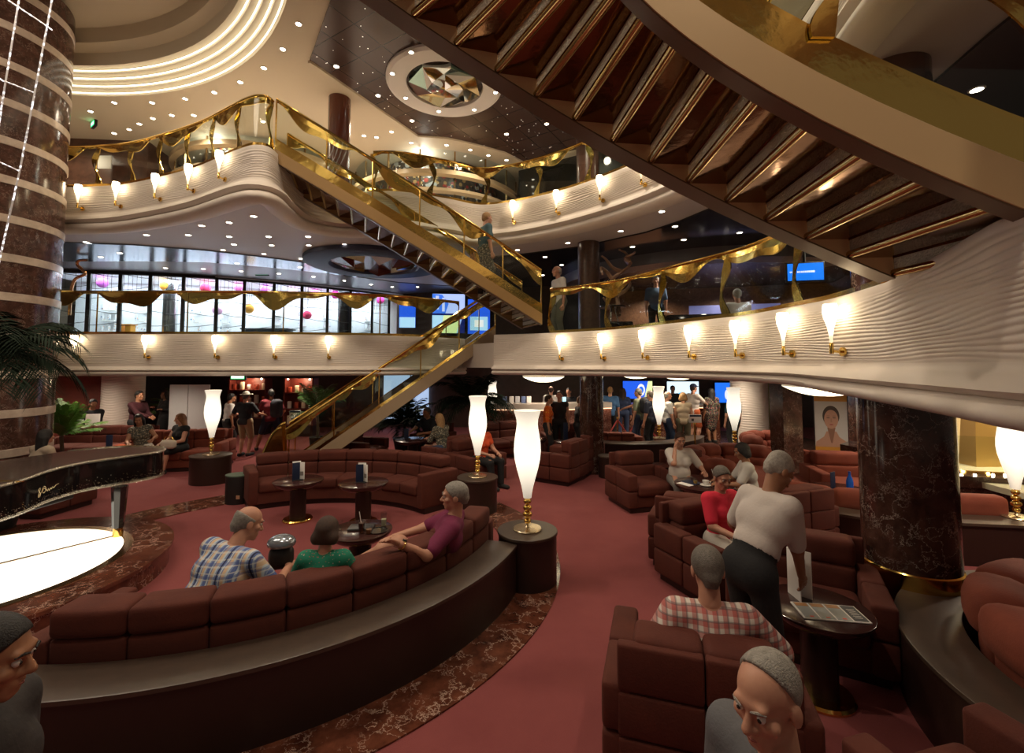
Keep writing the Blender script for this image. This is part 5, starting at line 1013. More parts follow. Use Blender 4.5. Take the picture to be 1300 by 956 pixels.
# bar counter
bp_ = spline([XD(610, 13.2), XD(690, 13.0), XD(775, 13.6)], .1); t = thing('bar_counter', 'long bar counter with a marble front behind the rust sofas', 'counter', (*bp_[len(bp_)//2], 0))
part('front', MB().sweep(bp_, [(0, 0), (0, 1.10), (.35, 1.10), (.35, 0)]), marble('bar_marble', (.10, .035, .028), (.26, .10, .075), (.55, .36, .30), 5, .04, .2), t); part('top', MB().sweep(bp_, [(-.06, 1.10), (-.06, 1.26), (.5, 1.26), (.5, 1.10)]), mat('bar_top', (.55, .48, .42), .3), t, 'pale counter top')
part('light_strip', MB().sweep(bp_, [(-.03, 1.075), (-.03, 1.098), (-.005, 1.098), (-.005, 1.075)]), emit('bar_glow', (1, .6, .35), 2.5), t)
for k, x in enumerate((641, 649.5, 657, 664.5, 671.5)):
    q = XD(x, 13.2); solo('brochure_stack', MB().rbox((q[0], q[1]+.05, 1.36), (.13, .1, .19), .005), [mat('brochure_blue', (.12, .17, .33), .5), M_PAPER, mat('brochure_grey', (.55, .58, .62), .5)][k % 3], 'stack of folded brochures on the bar counter, %s from the left' % ('first', 'second', 'third', 'fourth', 'fifth')[k], 'brochures', 'brochure stacks on the bar')
q = XD(716, 13.3); solo('card_stand', MB().rbox((q[0], q[1], 1.35), (.1, .02, .17), .004, .1), emit('card_cyan', (.35, .75, .95), .7), 'small bright blue and white card stand on the bar counter', 'card stand')
# reception desk
rp = spline([XD(765, 15.2), XD(850, 15.0), XD(912, 14.7)], .1); t = thing('reception_desk', 'long dark marble reception desk with a pale top behind the queue', 'desk', (*rp[len(rp)//2], 0)); part('front', MB().sweep(rp, [(0, 0), (0, 1.0), (.5, 1.0), (.5, 0)]), M_MARBF, t); part('top', MB().sweep(rp, [(-.05, 1.0), (-.05, 1.08), (.6, 1.08), (.6, 1.0)]), mat('bar_top', (.55, .48, .42), .3), t, 'pale counter top')
part('light_strip', MB().sweep(rp, [(-.03, .975), (-.03, .998), (-.005, .998), (-.005, .975)]), emit('bar_glow', (1, .6, .35), 2.5), t)
# finned ring lights under the right gallery
def fin_light(label, x, y, z, R=.45):
    t = thing('finned_ceiling_light', label, 'ceiling light', (x, y, z), 0, 'finned ceiling lights'); part('disc', MB().lathe([(R, z+.12), (R, z+.15), (0, z+.15)], (x, y, 0), 40), emit('fin_disc', (1, .86, .60), .35), t)
    for k in range(44):
        a = 2*PI*k/44; d = np.array([math.cos(a), math.sin(a)]); s = np.linspace(.25, 1, 6); P = np.column_stack([x+d[0]*R*s, y+d[1]*R*s, z+.12*s**2.2]); part('fin', MB().sheet(P, np.column_stack([P[:, :2], np.full(6, z+.125)]), .012), emit('fin_glow', (1, .93, .74), 1.7), t)
    part('canopy', MB().lathe([(.05, z+.15), (.05, 2.29)], (x, y, 0), 12), M_BRASS, t)
for x, y, d, lab in ((690, 485.5, 9.9, 'finned glowing ceiling light above the bar counter'), (808, 481, 12.2, 'finned glowing ceiling light right of the middle marble column'), (862, 482.5, 11.6, 'finned glowing ceiling light above the reception queue'), (1046, 503, 5.7, 'large finned glowing ceiling light in front of the leaning banner')):
    p = PD(x, y, d); fin_light(lab, p[0], p[1], p[2])
# banner with a face
c, w, h = at_px(1037, 1072, 509, 600, 9.6); t = thing('banner_stand', 'tall advertising banner of a woman\'s face with closed eyes, leaning near the passage', 'banner', (c[0], c[1]-.02, 0), -.25)
H_ = 1.72; part('panel', MB().rbox((0, 0, H_/2+.02), (w*1.05, .03, H_), .008), M_BLACKM, t); part('foot', MB().rbox((0, .1, .02), (w, .4, .04), .01), M_STEEL, t)
def flat(name, pts, m, k): n = len(pts); V = [(x, -.018-.002*k, z) for x, z in pts]+[(x, -.010, z) for x, z in pts]; return part(name, MB().add(V, [tuple(range(n)), tuple(range(2*n-1, n-1, -1))]+[(i, i+n, (i+1) % n+n, (i+1) % n) for i in range(n)]), m, t)
ell = lambda cx, cz, a, b, n=28: [(cx+a*math.cos(q), cz+b*math.sin(q)) for q in np.linspace(0, 2*PI, n, endpoint=False)]
W2 = w*.515
flat('orange_band', [(-W2, 1.60), (W2, 1.60), (W2, 1.73), (-W2, 1.73)], mat('banner_orange', (.70, .33, .05), .4), 0); flat('pale_field', [(-W2, .66), (W2, .66), (W2, 1.60), (-W2, 1.60)], mat('banner_pale', (.62, .60, .58), .4), 0); flat('orange_band', [(-W2, .58), (W2, .58), (W2, .66), (-W2, .66)], mat('banner_orange', (.70, .33, .05), .4), 0)
SKB = mat('banner_skin', (.55, .31, .22), .5); SKD = mat('banner_skin_dark', (.30, .15, .10), .5)
flat('hair', ell(0, 1.30, .155, .21), mat('banner_hair', (.07, .05, .04), .5), 1); flat('shoulders', [(-W2, .66), (W2, .66), (W2*.95, .76), (.14, .87), (.09, .98), (-.09, .98), (-.14, .87), (-W2*.95, .76)], SKB, 2); flat('neck_shade', [(-.012, .74), (.012, .74), (.075, 1.06), (-.075, 1.06)], SKD, 3); flat('face', ell(0, 1.23, .128, .195), SKB, 4)
for s in (-1, 1): flat('closed_eye', ell(s*.055, 1.26, .034, .008, 10), mat('banner_hair', (.07, .05, .04), .5), 5); flat('brow', ell(s*.055, 1.30, .038, .006, 10), SKD, 5)
flat('nose', [(-.016, 1.17), (.016, 1.17), (.008, 1.25), (-.008, 1.25)], mat('banner_nose', (.45, .24, .16), .5), 5); flat('lips', ell(0, 1.12, .038, .014, 12), mat('banner_lips', (.42, .12, .10), .5), 5); flat('logo_mark', ell(-.10, .40, .025, .025, 10), mat('banner_orange', (.7, .33, .05), .4), 1); flat('logo_strip', [(-.06, .39), (.10, .39), (.10, .415), (-.06, .415)], mat('banner_orange', (.7, .33, .05), .4), 1)
# rope stand, small sign stands
def post(x, y): return MB().lathe([(.13, .01), (.13, .03), (.02, .05), (.02, .9), (.035, .92), (.03, .96), (0, .97)], (x, y, 0), 18)
for k, px_ in enumerate((783, 812)):
    q = XD(px_, 12.4 if k == 0 else 13.8); t = thing('rope_post', 'brass rope post %s in the reception queue' % ('nearer the marble column' if k == 0 else 'standing alone'), 'rope post', (*q, 0)); part('pole', post(*q), M_BRASS, t)
    for s in (-1, 1): a = np.linspace(0, 1, 12); part('rope', MB().tube(np.column_stack([q[0]+s*.55*a, q[1]+.25*a*s, .88-.75*a+.0*a]), .02, 6), mat('rope_red', (.28, .02, .02), .7), t, 'red rope')
def sign_stand(label, x, y, z0, paper=True):
    t = thing('sign_stand', label, 'sign', (x, y, 0)); g = post(x, y); part('pole', g, M_BRASS, t); part('sign_plate', MB().rbox((x, y-.04, 1.06), (.30, .03, .20), .01), M_PAPER, t); part('sign_header', MB().box((x, y-.058, 1.13), (.28, .004, .05)), M_BLUEC, t); part('sign_symbol', MB().box((x-.07, y-.058, 1.03), (.06, .004, .06), 0), mat('sign_dark', (.06, .06, .06), .5), t)
q = PZ(373, 577, 0); sign_stand('small notice on a brass stand left of the lower staircase', -5.75, 12.2, 1); q = XD(880, 11.2); sign_stand('small white notice on a brass stand in front of the reception queue', q[0], q[1], 1)
# driftwood sculpture behind the right gallery railing
t = thing('driftwood_sculpture', 'twisted bare branch sculpture behind the right gallery railing', 'sculpture', tuple(PD(785, 405, 9.6)*np.array([1, 1, 0])+(0, 0, Z6)))
for pts in ([(786, 400), (783, 375), (778, 355), (790, 345), (800, 335), (795, 322), (786, 317)], [(790, 345), (778, 340), (770, 330), (764, 325)], [(800, 335), (794, 328), (804, 322), (806, 320)], [(783, 375), (795, 368), (800, 360), (796, 352)], [(778, 355), (770, 345), (763, 340), (765, 349)], [(786, 400), (775, 390), (766, 378)]):
    P = spline(np.array([PD(x, y, 9.6+.15*math.sin(i*1.7)) for i, (x, y) in enumerate(pts)]), .05); part('branch', MB().tube(P, np.linspace(.05, .02, len(P)), 8), mat('driftwood', (.30, .17, .10), .35, coat=.3), t)
part('stand', MB().rbox((PD(785, 405, 9.6)[0], 9.6, Z6+.2), (.5, .5, .42), .03), M_BLACK, t)
p = PD(76, 365, 11.5); t = thing('copper_sculpture', 'curling copper ribbon sculpture beside the lit shop at left', 'sculpture', (p[0], p[1], Z6)); P = spline(np.array([PD(x, y, 11.3) for x, y in ((88, 400), (90, 372), (95, 355), (108, 348), (104, 342), (98, 336), (100, 331), (111, 330))]), .04)
part('ribbon', MB().tube(P, .035, 8), mat('copper', (.75, .38, .18), .2, 1.), t); part('stand', MB().lathe([(.25, Z6), (.25, Z6+.35), (.05, Z6+.4)], (*P[0][:2], 0), 20), M_BLACK, t)
# golden sculpture in the alcove
t = thing('golden_sculpture', 'tall golden figure like sculpture with a cross arm in the lit alcove', 'sculpture', (*XD(1247, 7.6), .68)); GO = mat('gold_leaf', (.62, .40, .14), .35, .8)
a0_ = XD(1247, 7.6); part('shaft', MB().add([(a0_[0]-.20, 7.6, .68), (a0_[0]+.22, 7.6, .68), (a0_[0]+.22, 7.9, .68), (a0_[0]-.20, 7.9, .68), (a0_[0]-.10, 7.65, 2.2), (a0_[0]+.12, 7.65, 2.2), (a0_[0]+.12, 7.85, 2.2), (a0_[0]-.10, 7.85, 2.2)], [(0, 3, 2, 1), (4, 5, 6, 7), (0, 1, 5, 4), (1, 2, 6, 5), (2, 3, 7, 6), (3, 0, 4, 7)]), GO, t)
part('head_block', MB().rbox((a0_[0]+.0, 7.55, 1.95), (.16, .2, .2), .03), GO, t); part('arm', MB().tube(spline([(a0_[0]-.02, 7.6, 2.05), (a0_[0]-.12, 7.55, 1.85), (a0_[0]-.32, 7.55, 1.66)], .05), .07, 8), GO, t)
t = thing('glass_barrier', 'clear glass barrier along the marble ledge of the lit alcove', 'barrier', (*XD(1240, 6.8), .75)); g = resample(lg+np.array([.12, .15]), .1); part('glass_panel', MB().sweep(g, [(.006, .75), (.006, 1.3), (-.006, 1.3), (-.006, .75)]), M_GLASS, t); part('shoe', MB().sweep(g, [(.02, .75), (.02, .79), (-.02, .79), (-.02, .75)]), M_BRASS, t)
# gallery back bar, table and chairs on the right middle deck
t = thing('back_bar', 'lit back bar with a blue band on the brown wall of the right gallery', 'bar', (7.2, 13.4, Z6)); part('counter', MB().rbox((6.6, 13.2, Z6+.5), (4.2, .5, 1.0), .03, -.25), M_BLACK, t); part('blue_band', MB().box((6.9, 14.1, Z6+1.25), (2.6, .06, .28), -.26), emit('back_bar_blue', (.16, .17, .42), .45), t)
t = thing('cafe_table', 'small high table with a metal frame behind the right gallery railing', 'table', (*XD(778, 9.6), Z6)); q = XD(778, 9.6); part('top', MB().lathe([(.28, Z6+.72), (.28, Z6+.75), (0, Z6+.752)], (*q, 0), 28), M_BLACK, t)
for a in (0, 2.1, 4.2): part('leg', MB().cyl((q[0]+.22*math.cos(a), q[1]+.22*math.sin(a), Z6), (q[0]+.05*math.cos(a), q[1]+.05*math.sin(a), Z6+.72), .012), M_STEEL, t)
# ================================================================== PEOPLE
def nrm(v): v = np.asarray(v, float); return v/max(np.linalg.norm(v), 1e-9)
def sdf(P, prims, k=.035):
    D = None
    for pr in prims:
        if pr[0] == 'c':
            a, b, ra, rb = pr[1:5]; ab = b-a; L = max(float(ab@ab), 1e-9); q = P-a; t = np.clip(q@ab/L, 0, 1); d = np.linalg.norm(q-t[:, None]*ab, axis=1)-(ra+(rb-ra)*t); kk = pr[5] if len(pr) > 5 else k
        else:                              # ellipsoid: centre, radii, axes rows
            c, r, R = pr[1:4]; q = (P-c)@R.T; n = np.linalg.norm(q/r, axis=1); g = np.linalg.norm(q/(r*r), axis=1); d = n*(n-1)/np.maximum(g, 1e-6); kk = pr[4] if len(pr) > 4 else k
        if D is None: D = d
        else: h = np.clip(.5+.5*(D-d)/kk, 0, 1); D = D+(d-D)*h-kk*h*(1-h)
    return D
def bounds(prims, pad):
    lo, hi = [], []
    for p in prims:
        if p[0] == 'c': r = max(p[3], p[4]); lo += [np.minimum(p[1], p[2])-r]; hi += [np.maximum(p[1], p[2])+r]
        else: r = max(p[2]); lo += [p[1]-r]; hi += [p[1]+r]
    return np.min(lo, 0)-pad, np.max(hi, 0)+pad
def nets(fn, lo, hi, h):
    n = np.maximum(np.ceil((hi-lo)/h).astype(int)+1, 3); ax = [lo[i]+h*np.arange(n[i]) for i in range(3)]
    G = np.stack(np.meshgrid(*ax, indexing='ij'), -1).reshape(-1, 3); F = fn(G).reshape(n); s = F < 0
    c = [s[i:n[0]-1+i, j:n[1]-1+j, k:n[2]-1+k] for i in (0, 1) for j in (0, 1) for k in (0, 1)]; cnt = sum(x.astype(int) for x in c); act = (cnt > 0) & (cnt < 8)
    idx = -np.ones(act.shape, int); cells = np.argwhere(act); idx[act] = np.arange(len(cells)); acc = np.zeros((len(cells), 3)); num = np.zeros(len(cells))
    off = [(i, j, k) for i in (0, 1) for j in (0, 1) for k in (0, 1)]
    for a in range(8):
        for b in range(a+1, 8):
            df = np.array(off[b])-np.array(off[a])
            if np.abs(df).sum() != 1: continue
            A, B = cells+off[a], cells+off[b]; fa, fb = F[tuple(A.T)], F[tuple(B.T)]; m = (fa < 0) != (fb < 0); t = np.where(m, fa/np.where(m, fa-fb, 1), 0)
            acc += m[:, None]*(A+(B-A)*t[:, None]); num += m
    V = lo+h*acc/np.maximum(num, 1)[:, None]; Q = []
    for d in range(3):
        e = np.zeros(3, int); e[d] = 1; u, w = [np.eye(3, dtype=int)[(d+q) % 3] for q in (1, 2)]
        sl0 = tuple(slice(0, n[i]-e[i]) for i in range(3)); sl1 = tuple(slice(e[i], n[i]) for i in range(3)); ch = np.argwhere(s[sl0] != s[sl1]); fl = s[tuple(ch.T)]
        ok = (ch[:, (d+1) % 3] > 0) & (ch[:, (d+2) % 3] > 0) & (ch[:, (d+1) % 3] < n[(d+1) % 3]-1) & (ch[:, (d+2) % 3] < n[(d+2) % 3]-1); ch = ch[ok]; fl = fl[ok]
        if len(ch) == 0: continue
        q = np.stack([idx[tuple((ch-u-w).T)], idx[tuple((ch-w).T)], idx[tuple(ch.T)], idx[tuple((ch-u).T)]], -1); q[~fl] = q[~fl][:, ::-1]; Q.append(q)
    return V, np.concatenate(Q) if Q else np.zeros((0, 4), int)
def field(mb, prims, h, cuts=(), k=.035):
    """cuts: (point, direction) keep where (p-point).direction < 0"""
    lo, hi = bounds(prims, 2.5*h)
    def fn(P):
        d = sdf(P, prims, k)
        for c in cuts:
            if callable(c): d = np.maximum(d, c(P))
            else: d = np.maximum(d, (P-c[0])@c[1])
        return d
    V, Q = nets(fn, lo, hi, h)
    if len(V): mb.add(V, Q)
    return mb
def ik(a, b, l1, l2, pole):
    d = b-a; L = np.linalg.norm(d); L2 = min(L, (l1+l2)*.995); b = a+d/max(L, 1e-6)*L2; d = nrm(d); x = (l1*l1-l2*l2+L2*L2)/(2*L2); hgt = math.sqrt(max(l1*l1-x*x, 0)); p = pole-d*(pole@d); return a+d*x+nrm(p)*hgt, b
SKIN = {'fair': mat('skin_fair', (.52, .27, .18), .5, var=(20, (.45, .20, .13), .5)), 'tan': mat('skin_tan', (.36, .17, .09), .5, var=(20, (.3, .13, .07), .5)), 'dark': mat('skin_dark', (.20, .09, .05), .5)}
HAIRM = {'grey': (.30, .28, .25), 'white': (.50, .46, .40), 'black': (.012, .010, .010), 'brown': (.055, .024, .012), 'blonde': (.42, .24, .10), 'red': (.30, .13, .05), 'darkgrey': (.16, .14, .12)}
def hairm(c):
    if 'hair_'+c in MATS: return MATS['hair_'+c]
    m = mat('hair_'+c, HAIRM[c], .55, bump=(220, .45), var=(60, tuple(x*.45 for x in HAIRM[c]), .8)); return m
def cloth(n, c): return mat('cloth_'+n, c, .85, bump=(60, .12))
NP = [0]
def person(label, pos, face, pose='stand', lean=0, side=0, hands=(None, None), feet=(None, None), head=(0, 0), s=1.0, fem=False, fat=0., top=('white', (.7, .68, .64), .45), bottom=('black', (.012, .012, .014), 2), shoe=(.02, .02, .02), hair=('short', 'grey'), skin='fair', seat=.42, z0=0., h=.02, hem=.0, watch=None, group=None, shrink=1., curl=.5, skirt=False, waist=.07):
    face = nrm((*face, 0)); rt = np.array([face[1], -face[0], 0]); base = np.array([pos[0], pos[1], z0], float)
    def loc(p): q = np.asarray(p, float)-base; return np.array([q@rt, q@face, q[2]])/s
    sit = pose == 'sit'; pel = np.array([0, 0, (seat+.085)/s if sit else .93]); la, sa = math.radians(lean), math.radians(side)
    up = nrm([math.sin(sa), math.sin(la), math.cos(la)]); fw = nrm(np.array([0, 1, 0])-up*up[1]); ri = np.cross(fw, up); T = lambda x, y, z: pel+ri*x+fw*y+up*z
    sw = .165 if fem else .185; hw = .10 if fem else .095
    nb = T(0, -.015, .49); hy, hp = math.radians(head[0]), math.radians(head[1])      # head: yaw to the left, pitch down
    f0 = nrm(fw*.55+np.array([0, 1, 0])*.45); u0 = nrm(up*.45+np.array([0, 0, .55])); r0_ = nrm(np.cross(f0, u0)); u0 = np.cross(r0_, f0)
    f1 = f0*math.cos(hy)-r0_*math.sin(hy); r1 = nrm(np.cross(f1, u0)); hf = f1*math.cos(hp)-u0*math.sin(hp); hu = np.cross(r1, hf); HR = np.stack([r1, hf, hu])
    hc = nb+up*.055+u0*.105+fw*.02+hf*.015; Hd = lambda x, y, z: hc+r1*x+hf*y+hu*z
    sh, el, wr, hip, kn, an = [], [], [], [], [], []
    for i, sg in enumerate((-1, 1)):
        S_ = T(sg*sw, -.01, .425); tgt = loc(hands[i]) if hands[i] is not None else (np.array([sg*.13, .36, pel[2]+.13]) if sit else T(sg*.25, .07, -.17))
        E_, Wr = ik(S_, tgt, .285, .255, nrm([sg*.35, -.1, -1.]) if tgt[2] > S_[2]-.12 else nrm([sg*.55, -.8, -.55])); sh.append(S_); el.append(E_); wr.append(Wr)
        H_ = T(sg*hw, .0, -.02); ft = loc(feet[i]) if feet[i] is not None else (np.array([sg*.11, .47, .075]) if sit else np.array([sg*.10, .0+.02*sg, .075]))
        K_, A_n = ik(H_, ft, .43, .425, nrm([sg*.12, 1, .35])); hip.append(H_); kn.append(K_); an.append(A_n)
    toe = [an[i]+np.array([(.02 if i else -.02), .15, -.035]) for i in (0, 1)]
    wd = .95 if fem else 1.05; tors = [('c', T(-.065, 0, -.02), T(.065, 0, -.02), .115*wd, .115*wd), ('c', T(-.05, .0, .14), T(.05, 0, .14), .100*wd, .100*wd), ('c', T(-.075, .0, .29), T(.075, 0, .29), .112*wd, .112*wd), ('c', T(-sw*.8, -.01, .415), T(sw*.8, -.01, .415), .068, .068), ('c', T(0, 0, 0), T(0, 0, .36), .10*wd, .10*wd)]
    if fat: tors.append(('c', T(-.03, .05*fat, .10), T(.03, .05*fat, .10), .115+.03*fat, .115+.03*fat))
    if fem: tors += [('c', T(q, .075, .29), T(q, .085, .275), .055, .05) for q in (-.065, .065)]
    arms = [[('c', sh[i], el[i], .056, .042), ('c', el[i], wr[i], .042, .028)] for i in (0, 1)]; legs = [[('c', hip[i], kn[i], .092, .058), ('c', kn[i], kn[i]+(an[i]-kn[i])*.35, .057, .056), ('c', kn[i]+(an[i]-kn[i])*.35, an[i], .056, .037)] for i in (0, 1)]; feetp = [[('c', an[i]-(0, .035, .03), toe[i], .038, .030)] for i in (0, 1)]
    neck = [('c', nb-up*.03, hc-hu*.05-hf*.015, .056, .052)]
    body = MB(); field(body, tors+sum(arms, [])+sum(legs, [])+sum(feetp, [])+neck, max(h, .014), k=.03)
    hp_ = [('e', Hd(0, -.012, .032), np.array([.074, .095, .088]), HR), ('e', Hd(0, .028, -.045), np.array([.056, .062, .070]), HR), ('c', Hd(-.012, .068, -.092), Hd(.012, .068, -.092), .020, .020, .02), ('c', Hd(0, .088, .012), Hd(0, .108, -.024), .008, .015, .012), ('c', Hd(-.014, .092, -.03), Hd(.014, .092, -.03), .009, .009, .01), ('c', Hd(-.036, .078, .032), Hd(.036, .078, .032), .013, .013, .015), ('c', Hd(-.020, .087, -.058), Hd(.020, .087, -.058), .0075, .0075, .008), ('c', Hd(-.018, .084, -.070), Hd(.018, .084, -.070), .008, .008, .008)]
    hp_ += [('e', Hd(q*.045, .062, -.018), np.array([.022, .02, .02]), HR, .02) for q in (-1, 1)]+[('e', Hd(q*.077, -.008, -.008), np.array([.011, .022, .034]), HR, .006) for q in (-1, 1)]
    hh = max(.0065, min(h*.55, .010)); sock = [Hd(q*.031, .100, .010) for q in (-1, 1)]
    field(body, hp_+[('c', hc-hu*.05-hf*.015, nb, .052, .056)], hh, cuts=[lambda P: np.max([.0165-np.linalg.norm(P-q, axis=1) for q in sock], 0)], k=.02)
    for i, sg in enumerate((-1, 1)):        # hands: palm, four fingers, thumb
        d = nrm(wr[i]-el[i]); ref = np.array([0, 1, .3]) if abs(d[1]) < .8 else np.array([-sg*1., 0, .35]); t = nrm(ref-d*(ref@d)); nn = np.cross(d, t); inw = np.array([-sg*.6, .2, -.8])
        if nn@inw < 0: nn = -nn
        W0 = wr[i]; hd = [('c', W0+d*.03+t*.018, W0+d*.075+t*.026, .017, .014, .012), ('c', W0+d*.03-t*.014, W0+d*.07-t*.026, .017, .013, .012), ('c', W0-d*.02, W0+d*.03, .026, .02, .012)]
        for j, (o, L) in enumerate(((.030, .068), (.010, .076), (-.010, .070), (-.029, .055))):
            p = W0+d*.082+t*o; v = d.copy(); a = curl*.5
            for q in (.45, .32, .23): v = nrm(d*math.cos(a)+nn*math.sin(a)); e = p+v*L*q; hd.append(('c', p, e, .0086, .0078, .003)); p = e; a += curl*.75
        p = W0+d*.030+t*.024; 
        for q, L in ((.75, .036), (.35, .03), (.15, .024)): e = p+nrm(d+t*q+nn*.25)*L; hd.append(('c', p, e, .0105, .009, .004)); p = e
        field(body, hd, .0055 if h < .016 else .0075, k=.006)
    def place(v): return v
    o = bpy.data.objects.new('person', body.mesh('person', SKIN[skin], None, 180)); COL.objects.link(o); ORG[o.name] = np.zeros(3)
    o.location = base; o.rotation_euler = (0, 0, math.atan2(face[1], face[0])-PI/2); o.scale = (s*shrink, s*shrink, s); tag(o, label, 'person', group); NP[0] += 1
    # clothes
    hc_ = max(h*.9, .013); 
    if top:
        nm, col, sl = top[:3]; m = MATS[nm] if nm in MATS else cloth(nm, col); pr = [('c', p[1], p[2], p[3]+.014, p[4]+.014) for p in tors]; cut = [(T(0, 0, -.10-hem), -up), (nb+up*.025, up)]
        if sl > 0:
            for i in (0, 1):
                if sl <= 1: e = sh[i]+(el[i]-sh[i])*sl; pr.append(('c', sh[i], e, .072, .064))
                else: e = el[i]+(wr[i]-el[i])*(sl-1)*.95; pr += [('c', sh[i], el[i], .070, .056), ('c', el[i], e, .056, .042)]
        mb = MB(); field(mb, pr, hc_, cut, .03); part('shirt', mb, m, o, ang=180)
    if bottom:
        nm, col, ln = bottom; m = MATS[nm] if nm in MATS else cloth(nm, col); pr = [('c', p[1], p[2], p[3]+.012, p[4]+.012) for p in (tors[:1] if waist < .1 else tors)]
        for i in (0, 1):
            if ln <= 1: e = hip[i]+(kn[i]-hip[i])*ln; pr.append(('c', hip[i], e, .105, .080))
            else: e = kn[i]+(an[i]-kn[i])*(ln-1)*.95; pr += [('c', hip[i], kn[i], .104, .074), ('c', kn[i], e, .072, .058)]
        if skirt: mid = (kn[0]+kn[1])/2; pr += [('c', T(0, 0, -.05), mid, .13, .15), ('c', mid, mid+((an[0]+an[1])/2-mid)*max(0, ln-1), .15, .17)]
        mb = MB(); field(mb, pr, hc_, [(T(0, 0, waist), up)], .03); part('skirt' if skirt else ('trousers' if ln > 1.3 else 'shorts'), mb, m, o, ang=180)
    if shoe is not None:
        ms = cloth('shoe_%.2f_%.2f_%.2f' % shoe, shoe)
        for i in (0, 1): mb = MB(); field(mb, [('c', an[i]-(0, .035, .03), toe[i]+(0, .02, 0), .046, .038), ('c', an[i]-(0, .03, .03), an[i]-(0, .01, .0), .046, .045)], hc_, [(an[i]+(0, 0, .01), np.array([0, 0, 1.])), (np.array([0, 0, .002]), np.array([0, 0, -1.]))] if not sit else [(an[i]+(0, 0, .02), np.array([0, 0, 1.]))], .02); part('shoe', mb, ms, o, ang=180)
    # hair and hats
    st, hcname = hair; hm = hairm(hcname) if hcname in HAIRM else MATS[hcname]; infl = lambda q: [('e', Hd(0, -.014, .034), np.array([.074, .095, .088])+q, HR)]; mb = MB(); hr = max(.0075, min(h*.5, .011))
    front = (Hd(0, .040, .045), nrm(hf*.80-hu*.60)); low = (Hd(0, 0, -.075), -hu); capt = []
    ears = lambda P: np.minimum(.030-np.abs((P-Hd(0, .012, -.02))@hf), .03-np.abs((P-Hd(0, 0, -.022))@hu))
    if st in ('short', 'bald', 'thin', 'hat', 'cap'):
        pr = infl(.010 if st != 'thin' else .007)+[('c', Hd(0, -.075, -.03), Hd(0, -.07, -.06), .045, .035)]; cu_ = [front, low, ears]
        if st == 'bald': cu_.append((Hd(0, -.02, .045), nrm(hu+hf*.35)))
        if st == 'thin': cu_.append((Hd(0, .005, .07), nrm(hf*.85-hu*.35)))
        if st in ('hat', 'cap'): cu_.append((Hd(0, 0, .06), hu))
        field(mb, pr, hr, cu_, .03)
    elif st == 'bob': field(mb, [('e', Hd(0, -.018, .018), np.array([.098, .112, .112]), HR), ('c', Hd(-.056, -.04, -.055), Hd(.056, -.04, -.055), .066, .066)], hr, [lambda P: np.minimum((P-Hd(0, .035, 0))@hf, np.minimum(.064-np.abs((P-hc)@r1), .078-(P-hc)@hu)), (Hd(0, .066, .05), nrm(hf*.9-hu*.43)), (Hd(0, 0, -.11), -hu)], .03)
    elif st in ('long', 'hijab'):
        L = .30 if st == 'long' else .22; pr = [('e', Hd(0, -.018, .022), np.array([.092, .110, .108]), HR), ('c', Hd(-.055, -.05, -.03), Hd(-.065, -.06, -L), .055, .04), ('c', Hd(.055, -.05, -.03), Hd(.065, -.06, -L), .055, .04), ('c', Hd(0, -.07, -.02), Hd(0, -.085, -L-.03), .06, .045)]
        if st == 'hijab': pr.append(('c', Hd(0, -.0, -.14), Hd(0, .02, -.25), .10, .13))
        field(mb, pr, hr, [lambda P: np.minimum((P-Hd(0, .03, 0))@hf, np.minimum(.058-np.abs((P-hc)@r1), np.minimum(.075-(P-hc)@hu, (P-hc)@hu+.12))), (Hd(0, .07, .05), nrm(hf*.9-hu*.43))], .03)
    elif st == 'bun': field(mb, infl(.012)+[('c', Hd(0, -.10, .05), Hd(0, -.12, .06), .04, .035)], hr, [front, low, ears], .02)
    if mb.v: part('headscarf' if st == 'hijab' else 'hair', mb, hm, o, ang=180)
    if st == 'hat': mb = MB(); field(mb, infl(.02), hr, [(Hd(0, 0, .055), -hu)]); field(mb, [('e', Hd(0, 0, .055), np.array([.15, .17, .012]), HR)], hr*.7); part('sun_hat', mb, cloth('hat', (.45, .42, .36)), o, ang=180)
    if st == 'cap': mb = MB(); field(mb, infl(.018)+[('e', Hd(0, .11, .055), np.array([.065, .08, .012]), HR)], hr*.8, [(Hd(0, 0, .045), -hu)]); part('cap', mb, cloth('capnavy', (.02, .03, .08)), o, ang=180)
    if h < .018:
        for q in (-1, 1):
            e = part('eye', MB().ball((0, 0, 0), .0118, 12, 8), mat('eye_white', (.65, .60, .56), .3), o); e.location = Hd(q*.031, .0795, .010); ir = part('iris', MB().ball((0, 0, 0), .0065, 10, 6), mat('iris_dark', (.02, .015, .012), .2), e); ir.location = hf*.0082
            bq = MB(); bq.tube([Hd(q*.014, .098, .030), Hd(q*.032, .094, .036), Hd(q*.050, .080, .030)], [.003, .0045, .002], 6); part('eyebrow', bq, hm, o)
        lp_ = MB(); lp_.tube([Hd(-.024, .086, -.064), Hd(0, .0965, -.063), Hd(.024, .086, -.064)], [.002, .0045, .002], 6); part('lips', lp_, mat('lip', (.30, .10, .08), .5), o)
    if watch is not None:
        i, mm = watch; d = nrm(wr[i]-el[i]); a = nrm(np.cross(d, (0, 0, 1))); b = np.cross(d, a); c = wr[i]-d*.025; q = np.linspace(0, 2*PI, 20, endpoint=False)
        w_ = part('wrist_watch', MB().tube(c+.034*(np.outer(np.cos(q), a)+np.outer(np.sin(q), b)), .006, 6, closed=True), mm, o); part('watch_face', MB().cyl(c-b*.030 if (-b)[2] > 0 else c+b*.030, c-b*.042 if (-b)[2] > 0 else c+b*.042, .017), M_BLACKM, w_)
    return o
